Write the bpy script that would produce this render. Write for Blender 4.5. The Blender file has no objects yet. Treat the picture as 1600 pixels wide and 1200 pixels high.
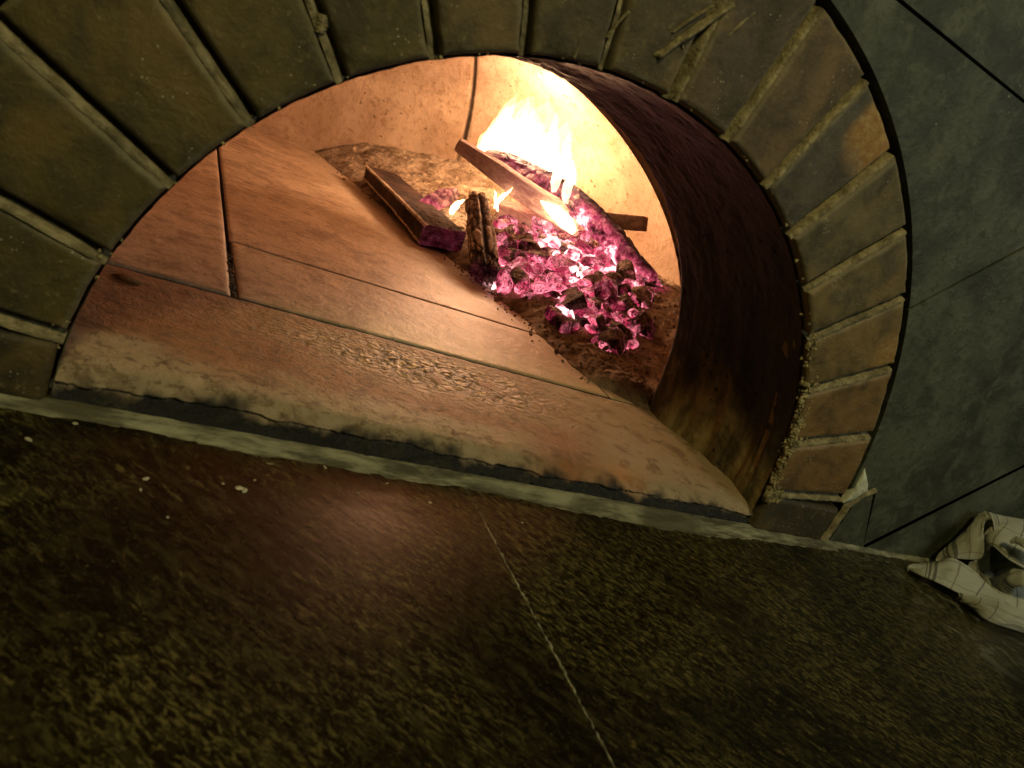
import bpy, bmesh, math, random
import numpy as np
from mathutils import Vector, Matrix, noise as mn
random.seed(7); rng = np.random.default_rng(11)
SC = bpy.context.scene
COL = SC.collection

# ------------------------------------------------------------------ camera model (solved from the joints of the arch)
CAM = np.array([-0.2565, -0.4097, 0.2303]); F = 1125.85
ROT = np.array([[0.8463, -0.3541, 0.3979], [0.2198, -0.4484, -0.8664], [0.4852, 0.8207, -0.3016]])
u_, s_, v_ = np.linalg.svd(ROT); ROT = u_ @ v_
def ray(u, v): return ROT.T @ np.array([(u-800)/F, (v-600)/F, 1.0])
def at(u, v, ax, val):
    d = ray(u, v); return CAM + d*((val-CAM[ax])/d[ax])
ZF = 0.0231      # oven floor height

# ------------------------------------------------------------------ numpy noise
_P = np.random.default_rng(5).permutation(256); _P = np.concatenate([_P, _P, _P])
_G = np.random.default_rng(6).normal(size=(256, 3)); _G /= np.linalg.norm(_G, axis=1)[:, None]
def perlin(p):
    p = np.asarray(p, float); i = np.floor(p).astype(int); f = p-i; i &= 255
    w = f*f*f*(f*(f*6-15)+10); r = 0
    for dx in (0, 1):
        for dy in (0, 1):
            for dz in (0, 1):
                h = _P[_P[_P[(i[..., 0]+dx) & 255]+((i[..., 1]+dy) & 255)]+((i[..., 2]+dz) & 255)]
                g = _G[h]
                d = (f-np.array([dx, dy, dz]))
                ww = np.where(dx, w[..., 0], 1-w[..., 0])*np.where(dy, w[..., 1], 1-w[..., 1])*np.where(dz, w[..., 2], 1-w[..., 2])
                r = r+ww*(g*d).sum(-1)
    return r*1.5
def fbm(p, sc=1, oc=4, ridge=False):
    p = np.asarray(p, float)*sc; r = 0; a = 1; t = 0
    for k in range(oc):
        n = perlin(p+k*17.3)
        if ridge: n = 1-2*np.abs(n)
        r = r+a*n; t += a; a *= .5; p = p*2.03
    return r/t
def worley(p):
    p = np.asarray(p, float); i = np.floor(p).astype(int)
    f1 = np.full(p.shape[:-1], 9.); f2 = f1.copy()
    for dx in (-1, 0, 1):
        for dy in (-1, 0, 1):
            for dz in (-1, 0, 1):
                c = i+np.array([dx, dy, dz]); cc = c & 255
                h = _P[_P[_P[cc[..., 0]]+cc[..., 1]]+cc[..., 2]]
                q = c+.5+.42*_G[h]
                d = np.linalg.norm(q-p, axis=-1)
                f2 = np.where(d < f1, f1, np.minimum(f2, d)); f1 = np.minimum(f1, d)
    return f1, f2
def sst(a, b, x):
    t = np.clip((np.asarray(x, float)-a)/(b-a), 0, 1); return t*t*(3-2*t)

# ------------------------------------------------------------------ object helpers
def mesh_obj(name, verts, faces, mat, parent=None, smooth=True, attrs=None):
    me = bpy.data.meshes.new(name)
    me.from_pydata([tuple(map(float, v)) for v in verts], [], [tuple(int(i) for i in f) for f in faces])
    if smooth:
        me.polygons.foreach_set('use_smooth', [True]*len(me.polygons))
    for k, a in (attrs or {}).items():
        at_ = me.attributes.new(k, 'FLOAT', 'POINT'); at_.data.foreach_set('value', np.asarray(a, float).ravel())
    if mat: me.materials.append(mat)
    me.update()
    o = bpy.data.objects.new(name, me); COL.objects.link(o)
    if parent: o.parent = parent
    return o
def tag(o, label=None, cat=None, group=None, kind=None):
    if label: o['label'] = label
    if cat: o['category'] = cat
    if group: o['group'] = group
    if kind: o['kind'] = kind
    return o
def empty(name, loc=(0, 0, 0)):
    o = bpy.data.objects.new(name, None); o.location = loc; o.empty_display_size = .02; COL.objects.link(o); return o
def gfaces(nu, nv, wrap_v=False, flip=False, off=0):
    f = []
    for i in range(nu-1):
        for j in range(nv if wrap_v else nv-1):
            a = i*nv+j; b = i*nv+(j+1) % nv; c = (i+1)*nv+(j+1) % nv; d = (i+1)*nv+j
            q = (a, b, c, d) if not flip else (a, d, c, b)
            f.append(tuple(k+off for k in q))
    return f
class Acc:                                   # collects several pieces of ONE mesh
    def __init__(s): s.v = []; s.f = []
    def add(s, v, f):
        o = len(s.v); s.v += [tuple(x) for x in v]; s.f += [tuple(i+o for i in q) for q in f]
    def build(s, name, mat, parent=None, smooth=True, attrs=None): return mesh_obj(name, s.v, s.f, mat, parent, smooth, attrs)

# ------------------------------------------------------------------ material helper
class M:
    def __init__(s, name):
        s.m = bpy.data.materials.new(name); s.m.use_nodes = True; s.t = s.m.node_tree; s.t.nodes.clear()
        s.out = s.t.nodes.new('ShaderNodeOutputMaterial')
        s.b = s.t.nodes.new('ShaderNodeBsdfPrincipled'); s.t.links.new(s.b.outputs[0], s.out.inputs[0])
        s.co = s.t.nodes.new('ShaderNodeTexCoord').outputs['Object']
    def n(s, ty, **kw):
        nd = s.t.nodes.new(ty)
        for k, v in kw.items(): setattr(nd, k, v)
        return nd
    def set(s, inp, v):
        if hasattr(v, 'is_output') or isinstance(v, bpy.types.NodeSocket): s.t.links.new(v, inp)
        else: inp.default_value = v
    def P(s, **kw):
        nm = {'color': 'Base Color', 'rough': 'Roughness', 'spec': 'Specular IOR Level', 'normal': 'Normal', 'em': 'Emission Color', 'ems': 'Emission Strength', 'coat': 'Coat Weight', 'coatr': 'Coat Roughness', 'sheen': 'Sheen Weight'}
        for k, v in kw.items(): s.set(s.b.inputs[nm[k]], (*v, 1) if k in ('color', 'em') and isinstance(v, tuple) and len(v) == 3 else v)
        return s.m
    def map(s, sc=(1, 1, 1), rot=(0, 0, 0), loc=(0, 0, 0), src=None):
        nd = s.n('ShaderNodeMapping'); s.set(nd.inputs[0], src or s.co); nd.inputs['Scale'].default_value = sc
        nd.inputs['Rotation'].default_value = rot; nd.inputs['Location'].default_value = loc; return nd.outputs[0]
    def noise(s, sc, det=5, rough=.55, dist=0, vec=None):
        nd = s.n('ShaderNodeTexNoise'); s.set(nd.inputs['Vector'], vec or s.co)
        nd.inputs['Scale'].default_value = sc; nd.inputs['Detail'].default_value = det; nd.inputs['Roughness'].default_value = rough; nd.inputs['Distortion'].default_value = dist
        return nd.outputs[0]
    def voro(s, sc, feat='F1', vec=None, out=0, rnd=1):
        nd = s.n('ShaderNodeTexVoronoi', feature=feat); s.set(nd.inputs['Vector'], vec or s.co); nd.inputs['Scale'].default_value = sc
        nd.inputs['Randomness'].default_value = rnd
        return nd.outputs[out]
    def ramp(s, x, a, b, c0=(0, 0, 0), c1=(1, 1, 1)):
        nd = s.n('ShaderNodeMapRange', interpolation_type='SMOOTHSTEP'); s.set(nd.inputs[0], x); nd.inputs[1].default_value = a; nd.inputs[2].default_value = b
        return nd.outputs[0]
    def mix(s, f, a, b, mode='MIX'):
        nd = s.n('ShaderNodeMix', data_type='RGBA', blend_type=mode); s.set(nd.inputs[0], f)
        s.set(nd.inputs[6], (*a, 1) if isinstance(a, tuple) and len(a) == 3 else a); s.set(nd.inputs[7], (*b, 1) if isinstance(b, tuple) and len(b) == 3 else b)
        return nd.outputs[2]
    def math(s, op, a, b=0.0, c=None):
        nd = s.n('ShaderNodeMath', operation=op); s.set(nd.inputs[0], a); s.set(nd.inputs[1], b)
        if c is not None: s.set(nd.inputs[2], c)
        return nd.outputs[0]
    def bump(s, h, dist=.001, st=1.0, nrm=None):
        nd = s.n('ShaderNodeBump'); s.set(nd.inputs['Height'], h); nd.inputs['Distance'].default_value = dist; nd.inputs['Strength'].default_value = st
        if nrm: s.set(nd.inputs['Normal'], nrm)
        return nd.outputs[0]
    def attr(s, name):
        nd = s.n('ShaderNodeAttribute', attribute_name=name); return nd.outputs['Fac']
    def xyz(s):
        nd = s.n('ShaderNodeSeparateXYZ'); s.set(nd.inputs[0], s.co); return nd.outputs

def mat_brick():
    m = M('glazed_brick')
    oi = m.n('ShaderNodeObjectInfo').outputs['Color']
    n1 = m.noise(34, 9, .68, .4); n2 = m.noise(200, 6, .75); n3 = m.noise(13, 5, .6, .5)
    c = m.mix(m.ramp(n1, .35, .68), oi, m.mix(.75, oi, (.022, .018, .008)))
    c = m.mix(m.math('MULTIPLY', m.ramp(n3, .48, .66), .75), c, m.mix(.45, oi, (.24, .15, .045)))
    c = m.mix(m.math('MULTIPLY', m.ramp(n2, .56, .70), .5), c, (.26, .20, .10))
    sp = m.voro(300, 'F1'); big = m.noise(40, 3, .5)
    spk = m.math('MULTIPLY', m.ramp(sp, .2, .1), m.ramp(big, .58, .66))
    c = m.mix(m.math('MULTIPLY', spk, .8), c, (.42, .38, .28))
    e = m.attr('edge')
    stn = m.math('MULTIPLY', m.ramp(m.math('ADD', m.attr('stain'), m.math('MULTIPLY', m.math('SUBTRACT', n1, .5), .9)), .35, .9), .85)
    c = m.mix(stn, c, m.mix(m.ramp(n2, .4, .65), (.30, .15, .03), (.42, .26, .09)))
    ed = m.math('MULTIPLY', m.ramp(m.math('ADD', e, m.math('MULTIPLY', m.math('SUBTRACT', m.noise(70, 6, .7), .5), 1.1)), .45, 1.0), .28)
    c = m.mix(ed, c, (.30, .27, .19))
    h = m.math('ADD', m.math('MULTIPLY', n2, .5), m.math('MULTIPLY', n1, 1.4))
    return m.P(color=c, rough=m.math('ADD', .42, m.math('MULTIPLY', n1, .35)), spec=.42, normal=m.bump(h, .0016))
def mat_mortar():
    m = M('pale_mortar')
    n = m.noise(90, 8, .7); n2 = m.noise(14, 4, .6); n3 = m.noise(400, 3, .6)
    c = m.mix(m.ramp(n, .35, .65), (.13, .105, .055), (.34, .29, .17))
    c = m.mix(m.math('MULTIPLY', m.ramp(n2, .50, .68), .75), c, (.07, .06, .035))
    return m.P(color=c, rough=.85, spec=.3, normal=m.bump(m.math('ADD', n, m.math('MULTIPLY', n3, .4)), .003))
def mat_grout():
    m = M('grout_smear')
    n = m.noise(60, 8, .7, 0, m.map((.35, 1.6, 1))); n3 = m.noise(500, 3, .6); n2 = m.noise(9, 5, .6)
    c = m.mix(m.ramp(n, .38, .62), (.07, .065, .04), (.30, .29, .20))
    c = m.mix(m.math('MULTIPLY', m.ramp(n2, .48, .62), .8), c, (.07, .062, .035))
    return m.P(color=c, rough=.7, spec=.4, normal=m.bump(m.math('ADD', n, m.math('MULTIPLY', n3, .4)), .0015))
def mat_slab():
    m = M('grey_green_stone')
    n1 = m.noise(11, 8, .6, .3); n2 = m.noise(120, 7, .7); n4 = m.noise(44, 9, .74, .6)
    c = m.mix(m.ramp(n1, .38, .62), (.030, .034, .020), (.082, .088, .060))
    c = m.mix(m.math('MULTIPLY', m.ramp(n4, .48, .62), .5), c, (.115, .122, .085))
    c = m.mix(m.math('MULTIPLY', m.ramp(n2, .50, .64), .6), c, (.028, .030, .018))
    spk = m.math('MULTIPLY', m.ramp(m.voro(160), .14, .07), m.ramp(m.noise(30, 2), .60, .66))
    c = m.mix(spk, c, (.38, .35, .24))
    return m.P(color=c, rough=m.math('ADD', .38, m.math('MULTIPLY', n2, .3)), spec=.4, normal=m.bump(m.math('ADD', n4, n2), .0012))
def mat_counter():
    m = M('dark_granite')
    v = m.map((1, 2.6, 1), src=m.map((1, 1, 1), (0, 0, math.radians(50))))
    n1 = m.noise(46, 10, .76, .7, v); n2 = m.noise(150, 6, .74, .6, v); n3 = m.noise(7, 4, .5, .4); n4 = m.noise(85, 10, .76, .5, v); n8 = m.noise(420, 4, .7)
    c = m.mix(m.ramp(n1, .46, .66), (.0035, .0035, .0016), (.030, .028, .011))
    c = m.mix(m.math('MULTIPLY', m.ramp(n2, .50, .60), m.ramp(n3, .36, .58)), c, (.105, .092, .032))
    c = m.mix(m.math('MULTIPLY', m.math('MULTIPLY', m.ramp(n4, .55, .64), m.ramp(m.noise(11, 5, .6, .5), .38, .60)), .85), c, (.140, .118, .045))
    c = m.mix(m.math('MULTIPLY', m.ramp(n8, .58, .70), .5), c, (.15, .13, .06))
    x = m.xyz()
    # dried dishwater smears beside the towel (position, real stain)
    st = m.math('MULTIPLY', m.ramp(m.noise(26, 6, .62, 1.6), .50, .68), m.math('MULTIPLY', m.ramp(x[0], .36, .48), m.ramp(x[1], -.20, -.12)))
    c = m.mix(m.math('MULTIPLY', st, .5), c, (.24, .24, .17))
    r = .3
    return m.P(color=c, rough=m.math('ADD', .20, m.math('MULTIPLY', n4, .18)), spec=.24, normal=m.bump(m.noise(60, 4, .6, .3, v), .00022))
def _tint(m, c): m.node_tree.nodes['Principled BSDF'].inputs['Specular Tint'].default_value = (*c, 1); return m
def mat_lining():
    m = M('sooty_plaster')
    x = m.xyz(); n1 = m.noise(16, 7, .6, .5); n2 = m.noise(150, 6, .7); n3 = m.noise(50, 5, .6, .4)
    v = m.map((1, 1, .22)); n5 = m.noise(34, 5, .6, .5, v)
    c = m.mix(m.ramp(n5, .36, .66), (.050, .040, .018), (.27, .205, .085))
    c = m.mix(m.math('MULTIPLY', m.ramp(n3, .52, .7), .5), c, (.36, .29, .14))
    soot = m.ramp(m.math('ADD', x[2], m.math('MULTIPLY', m.math('SUBTRACT', n1, .5), .16)), .035, .115)
    c = m.mix(m.math('MULTIPLY', soot, .93), c, (.0055, .0055, .0042))
    pit = m.math('MULTIPLY', m.ramp(m.voro(85), .20, .10), m.ramp(m.noise(22, 2), .52, .6))
    c = m.mix(pit, c, (.02, .014, .008))
    h = m.math('ADD', m.math('MULTIPLY', n2, .5), m.math('SUBTRACT', n3, m.math('MULTIPLY', pit, 2.2)))
    return m.P(color=c, rough=.62, spec=.35, normal=m.bump(h, .003))
def mat_dome():
    m = M('fired_clay_dome')
    n1 = m.noise(7, 7, .6, .4); n2 = m.noise(70, 9, .75); n3 = m.noise(24, 8, .7, .5)
    c = m.mix(m.ramp(n1, .35, .68), (.32, .225, .155), (.46, .345, .25))
    c = m.mix(m.math('MULTIPLY', m.ramp(n2, .50, .66), .55), c, (.21, .125, .06))
    c = m.mix(m.math('MULTIPLY', m.ramp(n3, .52, .66), .6), c, (.24, .16, .09))
    pit = m.math('MULTIPLY', m.ramp(m.voro(46), .13, .07), m.ramp(m.noise(12, 2), .46, .58))
    c = m.mix(m.math('MULTIPLY', pit, .75), c, (.20, .12, .06))
    s = m.attr('seam')
    c = m.mix(s, c, (.035, .024, .016))
    h = m.math('ADD', m.math('MULTIPLY', n2, .8), m.math('SUBTRACT', n3, m.math('MULTIPLY', pit, 1.3)))
    return m.P(color=c, rough=.92, spec=.05, normal=m.bump(h, .0045))
def mat_floor():
    m = M('fired_clay_hearth')
    v = m.map((.95, 1.1, 1))
    n1 = m.noise(9, 7, .65, .5); n2 = m.noise(34, 8, .7, .7, v); n6 = m.noise(48, 8, .7, .4); n3 = m.noise(240, 5, .7); n4 = m.noise(17, 6, .6, .8, v)
    x = m.xyz()
    c = m.mix(m.ramp(n1, .35, .68), (.43, .315, .20), (.66, .52, .36))
    c = m.mix(m.math('MULTIPLY', m.math('MULTIPLY', m.ramp(n4, .50, .66), m.ramp(x[0], .15, -.25)), .6), c, (.22, .125, .07))
    c = m.mix(m.math('MULTIPLY', m.ramp(n6, .50, .60), .6), c, (.25, .16, .09))
    # charcoal streaks dragged across the left slabs
    zone = m.math('MULTIPLY', m.ramp(x[0], .12, -.06), m.ramp(x[1], .36, .50))
    thr = m.math('ADD', n2, m.math('MULTIPLY', zone, .085))
    thr2 = m.math('ADD', m.noise(30, 7, .68, .4, m.map((.35, 3.2, 1), (0, 0, math.radians(-3)))), m.math('MULTIPLY', zone, .10))
    c = m.mix(m.math('MULTIPLY', m.math('MAXIMUM', m.ramp(thr, .68, .73), m.ramp(thr2, .70, .74)), .8), c, (.035, .022, .013))
    c = m.mix(m.math('MULTIPLY', m.ramp(n3, .52, .64), .55), c, (.68, .55, .40))
    sp_ = m.math('MULTIPLY', m.ramp(m.voro(120), .17, .09), m.ramp(m.noise(20, 3), .46, .58))
    c = m.mix(m.math('MULTIPLY', sp_, .8), c, (.06, .035, .02))
    sp2 = m.math('MULTIPLY', m.ramp(m.voro(95), .10, .05), m.ramp(m.noise(15, 3), .54, .62))
    c = m.mix(sp2, c, (.75, .66, .55))
    c = m.mix(m.math('MULTIPLY', m.ramp(m.noise(13, 6, .65), .54, .66), .5), c, (.20, .115, .06))
    # thin swept ash film near the fire bed
    ash = m.ramp(m.math('ADD', x[0], m.math('ADD', m.math('MULTIPLY', m.math('SUBTRACT', n1, .5), .12), m.math('MULTIPLY', x[1], .10))), .07, .19)
    c = m.mix(m.math('MULTIPLY', ash, .6), c, (.46, .37, .26))
    c = m.mix(m.ramp(x[2], ZF-.0006, ZF-.0020), c, (.025, .016, .010))
    r = m.math('ADD', .34, m.math('MULTIPLY', m.noise(30, 6, .7), .30))
    return m.P(color=c, rough=r, spec=.5, normal=m.bump(m.math('ADD', m.math('MULTIPLY', n3, .8), m.math('ADD', n6, m.noise(70, 5, .6))), .0009))
def mat_threshold():
    m = M('worn_threshold_stone')
    x = m.xyz(); v = m.map((.9, 1.15, 1), (0, 0, math.radians(-18)))
    n1 = m.noise(11, 7, .62, .8, v); n2 = m.noise(50, 8, .7, .4, v); n3 = m.noise(260, 5, .7); n5 = m.noise(6, 4, .55)
    red = (.25, .088, .024); beige = (.37, .295, .19); brown = (.13, .070, .030)
    c = m.mix(m.ramp(n1, .36, .64), red, (.30, .15, .06))
    # pale scraped area: along the front lip on the left and all over the right end
    fr = m.math('ADD', m.math('MULTIPLY', m.math('SUBTRACT', n1, .5), .13), x[1])
    pl = m.math('MULTIPLY', m.ramp(fr, .066, .036), m.ramp(x[0], .10, .0))
    pr = m.ramp(m.math('ADD', x[0], m.math('MULTIPLY', m.math('SUBTRACT', n1, .5), .3)), .0, .20)
    c = m.mix(m.math('MAXIMUM', m.math('MULTIPLY', pl, .9), m.math('MULTIPLY', pr, .8)), c, beige)
    c = m.mix(m.math('MULTIPLY', m.ramp(n2, .50, .62), .65), c, brown)
    c = m.mix(m.math('MULTIPLY', m.math('MULTIPLY', m.ramp(m.noise(120, 6, .7), .52, .62), m.ramp(x[0], .06, -.1)), .6), c, (.06, .028, .012))
    # crackled crust in the middle
    cx = m.attr('crust')
    vv = m.voro(105, 'DISTANCE_TO_EDGE', m.map((.7, 1.25, 1)))
    ck = m.math('MULTIPLY', m.ramp(m.math('ADD', vv, m.math('MULTIPLY', m.math('SUBTRACT', n3, .5), .3)), .26, .05), cx)
    c = m.mix(m.math('MULTIPLY', cx, .75), c, (.58, .40, .16))
    c = m.mix(m.math('MULTIPLY', ck, .9), c, (.035, .02, .010))
    lip_lit = m.math('MULTIPLY', m.attr('lip'), m.ramp(n5, .38, .58))
    c = m.mix(m.math('MULTIPLY', lip_lit, .85), c, (.55, .20, .07))  # orange firelight on the bumpy lip edge, put into the colour
    c = m.mix(m.math('MULTIPLY', m.ramp(n3, .58, .72), .35), c, (.50, .42, .30))
    c = m.mix(m.math('MULTIPLY', m.ramp(x[2], ZF-.0010, ZF-.0028), m.ramp(x[1], .17, .18)), c, (.025, .016, .010))
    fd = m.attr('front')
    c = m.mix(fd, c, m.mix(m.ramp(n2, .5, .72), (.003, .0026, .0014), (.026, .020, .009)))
    h = m.math('ADD', m.math('MULTIPLY', n3, .6), m.math('SUBTRACT', m.math('MULTIPLY', n2, 1.5), m.math('MULTIPLY', ck, 1.2)))
    return m.P(color=c, rough=m.math('SUBTRACT', m.math('ADD', .36, m.math('MULTIPLY', n2, .35)), m.math('MULTIPLY', cx, .22)), spec=.5, normal=m.bump(h, .003))
def mat_ash():
    m = M('wood_ash')
    n1 = m.noise(28, 7, .65, .5); n2 = m.noise(160, 6, .72); n3 = m.noise(10, 4, .5)
    c = m.mix(m.ramp(n1, .36, .64), (.20, .145, .095), (.46, .37, .27))
    c = m.mix(m.math('MULTIPLY', m.ramp(n2, .52, .68), .6), c, (.05, .032, .02))
    h = m.math('ADD', n1, m.math('MULTIPLY', n2, .9))
    hot = m.attr('hotness')
    glow = m.math('MULTIPLY', hot, m.ramp(m.noise(48, 6, .65, .9), .36, .52))
    c = m.mix(glow, c, (.5, .16, .2))
    return m.P(color=c, rough=.95, spec=.15, normal=m.bump(h, .006), em=m.mix(m.ramp(m.noise(30, 3), .47, .60), (.80, .06, .16), (1, .5, .5)), ems=m.math('MULTIPLY', glow, m.math('ADD', .8, m.math('MULTIPLY', m.ramp(m.noise(30, 3), .47, .60), 3.0))))
def mat_ember(name, glow, hot, char):
    """charcoal: dark skin with crackle lines; glow = pink heat over the skin, hot = white-hot spots"""
    m = M(name)
    oi = m.n('ShaderNodeObjectInfo').outputs['Random']
    off = m.n('ShaderNodeCombineXYZ'); m.set(off.inputs[0], m.math('MULTIPLY', oi, 9.)); m.set(off.inputs[1], m.math('MULTIPLY', oi, 5.))
    va = m.n('ShaderNodeVectorMath', operation='ADD'); m.set(va.inputs[0], m.co); m.set(va.inputs[1], off.outputs[0]); v = va.outputs[0]
    n1 = m.noise(38, 6, .6, .6, v); n2 = m.noise(150, 5, .7, .3, v)
    ed = m.voro(105, 'DISTANCE_TO_EDGE', m.mix(.03, v, m.n('ShaderNodeTexNoise').outputs[1]))
    line = m.ramp(m.math('ADD', ed, m.math('MULTIPLY', m.math('SUBTRACT', n2, .5), .8)), .16, -.05)
    c = m.mix(m.ramp(n1, .4, .65), (.06, .035, .032), (.36, .25, .22))
    c = m.mix(m.math('MULTIPLY', line, char*.8), c, (.012, .008, .008))
    n7 = m.noise(20, 4, .6, .8, v)
    g = m.math('MULTIPLY', m.ramp(n7, .66-glow*.30, .80-glow*.24), m.math('SUBTRACT', 1.0, m.math('MULTIPLY', line, char)))
    g = m.math('MULTIPLY', g, m.math('ADD', .55, m.math('MULTIPLY', m.ramp(n1, .40, .60), .65)))
    hs = m.math('MULTIPLY', m.ramp(m.noise(26, 4, .6, .8, v), .80-hot*.35, .92-hot*.25), 1.0)
    ec = m.mix(hs, m.mix(m.ramp(n1, .42, .62), (.70, .045, .115), (1.0, .23, .31)), (1.0, .60, .58))
    es = m.math('ADD', m.math('MULTIPLY', g, 1.6), m.math('MULTIPLY', hs, 2.8))
    nz = m.n('ShaderNodeSeparateXYZ'); m.set(nz.inputs[0], m.n('ShaderNodeNewGeometry').outputs['Normal'])
    coat = m.math('MULTIPLY', m.ramp(m.math('ADD', nz.outputs[2], m.math('MULTIPLY', m.math('SUBTRACT', m.noise(55, 5, .65, .5, v), .5), 2.6)), .35, 1.15), .92-hot*.5)
    c = m.mix(coat, c, m.mix(m.ramp(n2, .35, .65), (.16, .10, .08), (.42, .30, .23)))
    es = m.math('MULTIPLY', es, m.math('SUBTRACT', 1.0, m.math('MULTIPLY', coat, .93)))
    es = m.math('MULTIPLY', es, m.math('ADD', .62, m.math('MULTIPLY', m.ramp(nz.outputs[2], .75, -.75), .5)))
    return m.P(color=c, rough=.85, spec=.15, normal=m.bump(m.math('ADD', n2, m.math('MULTIPLY', line, -1.2)), .003), em=ec, ems=es)
def mat_char(name, base=(.02, .015, .015), ash=(.30, .24, .19), ashamt=.5, em=True, tint=(.06, .035, .03)):
    m = M(name)
    n1 = m.noise(22, 6, .6, .5); n2 = m.noise(130, 6, .7)
    c = m.mix(m.ramp(n1, .38, .65), base, tint)
    a = m.attr('ridge')
    aa = m.math('MULTIPLY', m.ramp(m.math('ADD', a, m.math('MULTIPLY', m.math('SUBTRACT', n2, .5), .9)), .75-ashamt*.5, 1.15-ashamt*.4), .9)
    c = m.mix(aa, c, m.mix(m.ramp(n2, .4, .65), tuple(k*.55 for k in ash), ash))
    kw = {}
    if em:
        g = m.math('MULTIPLY', m.attr('hotness'), m.ramp(m.math('ADD', n1, m.math('MULTIPLY', m.math('SUBTRACT', n2, .5), .5)), .30, .62))
        hot = m.math('MULTIPLY', m.ramp(m.attr('hotness'), .80, .98), m.ramp(n1, .5, .62))
        kw = dict(em=m.mix(hot, m.mix(m.ramp(n2, .4, .65), (.60, .038, .105), (1, .17, .26)), (1, .6, .6)), ems=m.math('ADD', m.math('MULTIPLY', g, 1.15), m.math('MULTIPLY', hot, 1.6)))
    return m.P(color=c, rough=.78, spec=.25, normal=m.bump(m.math('ADD', n2, n1), .003), **kw)
def mat_wood(name, a, b, sc=1.0, em=False):
    m = M(name)
    v = m.map((1.2, 14, 14))
    n1 = m.noise(9, 6, .6, .6, v); n2 = m.noise(50, 5, .7, .2, v)
    c = m.mix(m.ramp(n1, .36, .66), a, b)
    c = m.mix(m.math('MULTIPLY', m.ramp(n2, .5, .7), .4), c, tuple(k*.5 for k in a))
    kw = {}
    if em:
        kw = dict(em=m.mix(m.ramp(n1, .4, .6), (.85, .20, .16), (1, .42, .28)), ems=m.math('MULTIPLY', m.attr('hotness'), .55))
    return m.P(color=c, rough=.8, spec=.25, normal=m.bump(m.math('ADD', n1, n2), .002), **kw)
def mat_flame(strength, col=(1, .52, .20)):
    m = M('flame_gas'); m.t.nodes.remove(m.b)
    em = m.n('ShaderNodeEmission'); em.inputs[0].default_value = (*col, 1)
    em.inputs[1].default_value = strength
    m.t.links.new(em.outputs[0], m.out.inputs['Volume'])
    return m.m
def mat_cloth():
    m = M('checked_cotton')
    uv = m.n('ShaderNodeUVMap').outputs[0]
    sp = m.n('ShaderNodeSeparateXYZ'); m.set(sp.inputs[0], uv)
    def stripes(c, per, ph, w):
        f = m.math('FRACT', m.math('ADD', m.math('MULTIPLY', c, per), ph))
        d = m.math('ABSOLUTE', m.math('SUBTRACT', f, .5)); return m.ramp(d, w, w*.7)
    base = m.mix(m.ramp(m.noise(12, 5, .6), .35, .7), (.74, .73, .58), (.88, .87, .72))
    c = base
    g1 = (.13, .14, .12); g2 = (.30, .20, .12)
    for s_, per, ph, w, col, am in ((sp.outputs[0], 1, .17, .020, g1, .8), (sp.outputs[0], 1, .225, .012, g1, .8), (sp.outputs[0], 1, .26, .008, g1, .7), (sp.outputs[0], 1, .70, .008, g1, .7),
                                    (sp.outputs[0], 1, .95, .010, g2, .55), (sp.outputs[1], 1, .33, .014, g1, .6), (sp.outputs[1], 1, .29, .007, g1, .6), (sp.outputs[1], 1, .72, .008, g2, .6)):
        c = m.mix(m.math('MULTIPLY', stripes(s_, per, ph, w), am), c, col)
    w1 = m.n('ShaderNodeTexWave', bands_direction='X'); m.set(w1.inputs[0], uv); w1.inputs['Scale'].default_value = 60
    w2 = m.n('ShaderNodeTexWave', bands_direction='Y'); m.set(w2.inputs[0], uv); w2.inputs['Scale'].default_value = 60
    h = m.math('ADD', w1.outputs['Fac'], w2.outputs['Fac'])
    h = m.math('ADD', m.math('MULTIPLY', h, .3), m.noise(60, 5, .6))
    return m.P(color=c, rough=.95, spec=.15, normal=m.bump(h, .0012))
def mat_plain(name, a, b, sc=60, rough=.8):
    m = M(name); n = m.noise(sc, 6, .65)
    return m.P(color=m.mix(m.ramp(n, .38, .64), a, b), rough=rough, spec=.3, normal=m.bump(n, .002))

MB_, MM, MG, MS, MC = mat_brick(), mat_mortar(), mat_grout(), mat_slab(), mat_counter()
_tint(MC, (1, .42, .10))  # orange of the fire's reflection, put into the granite's specular tint
ML, MD, MF, MT, MA = mat_lining(), mat_dome(), mat_floor(), mat_threshold(), mat_ash()

# ================================================================== COUNTER (setting)
v = []; xs = np.linspace(-1.1, 1.5, 2); 
def box(x0, x1, y0, y1, z0, z1, bev=.0):
    V = [(x, y, z) for z in (z0, z1) for y in (y0, y1) for x in (x0, x1)]
    Fc = [(0, 2, 3, 1), (4, 5, 7, 6), (0, 1, 5, 4), (2, 6, 7, 3), (0, 4, 6, 2), (1, 3, 7, 5)]
    return V, Fc
a = Acc(); a.add(*box(-1.3, -.0212, -.95, .02, -.03, 0)); a.add(*box(-.0196, 1.7, -.95, .02, -.03, 0))
counter = a.build('countertop', MC, smooth=False)
tag(counter, 'dark polished granite counter in front of the oven mouth', None, kind='structure')
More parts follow.
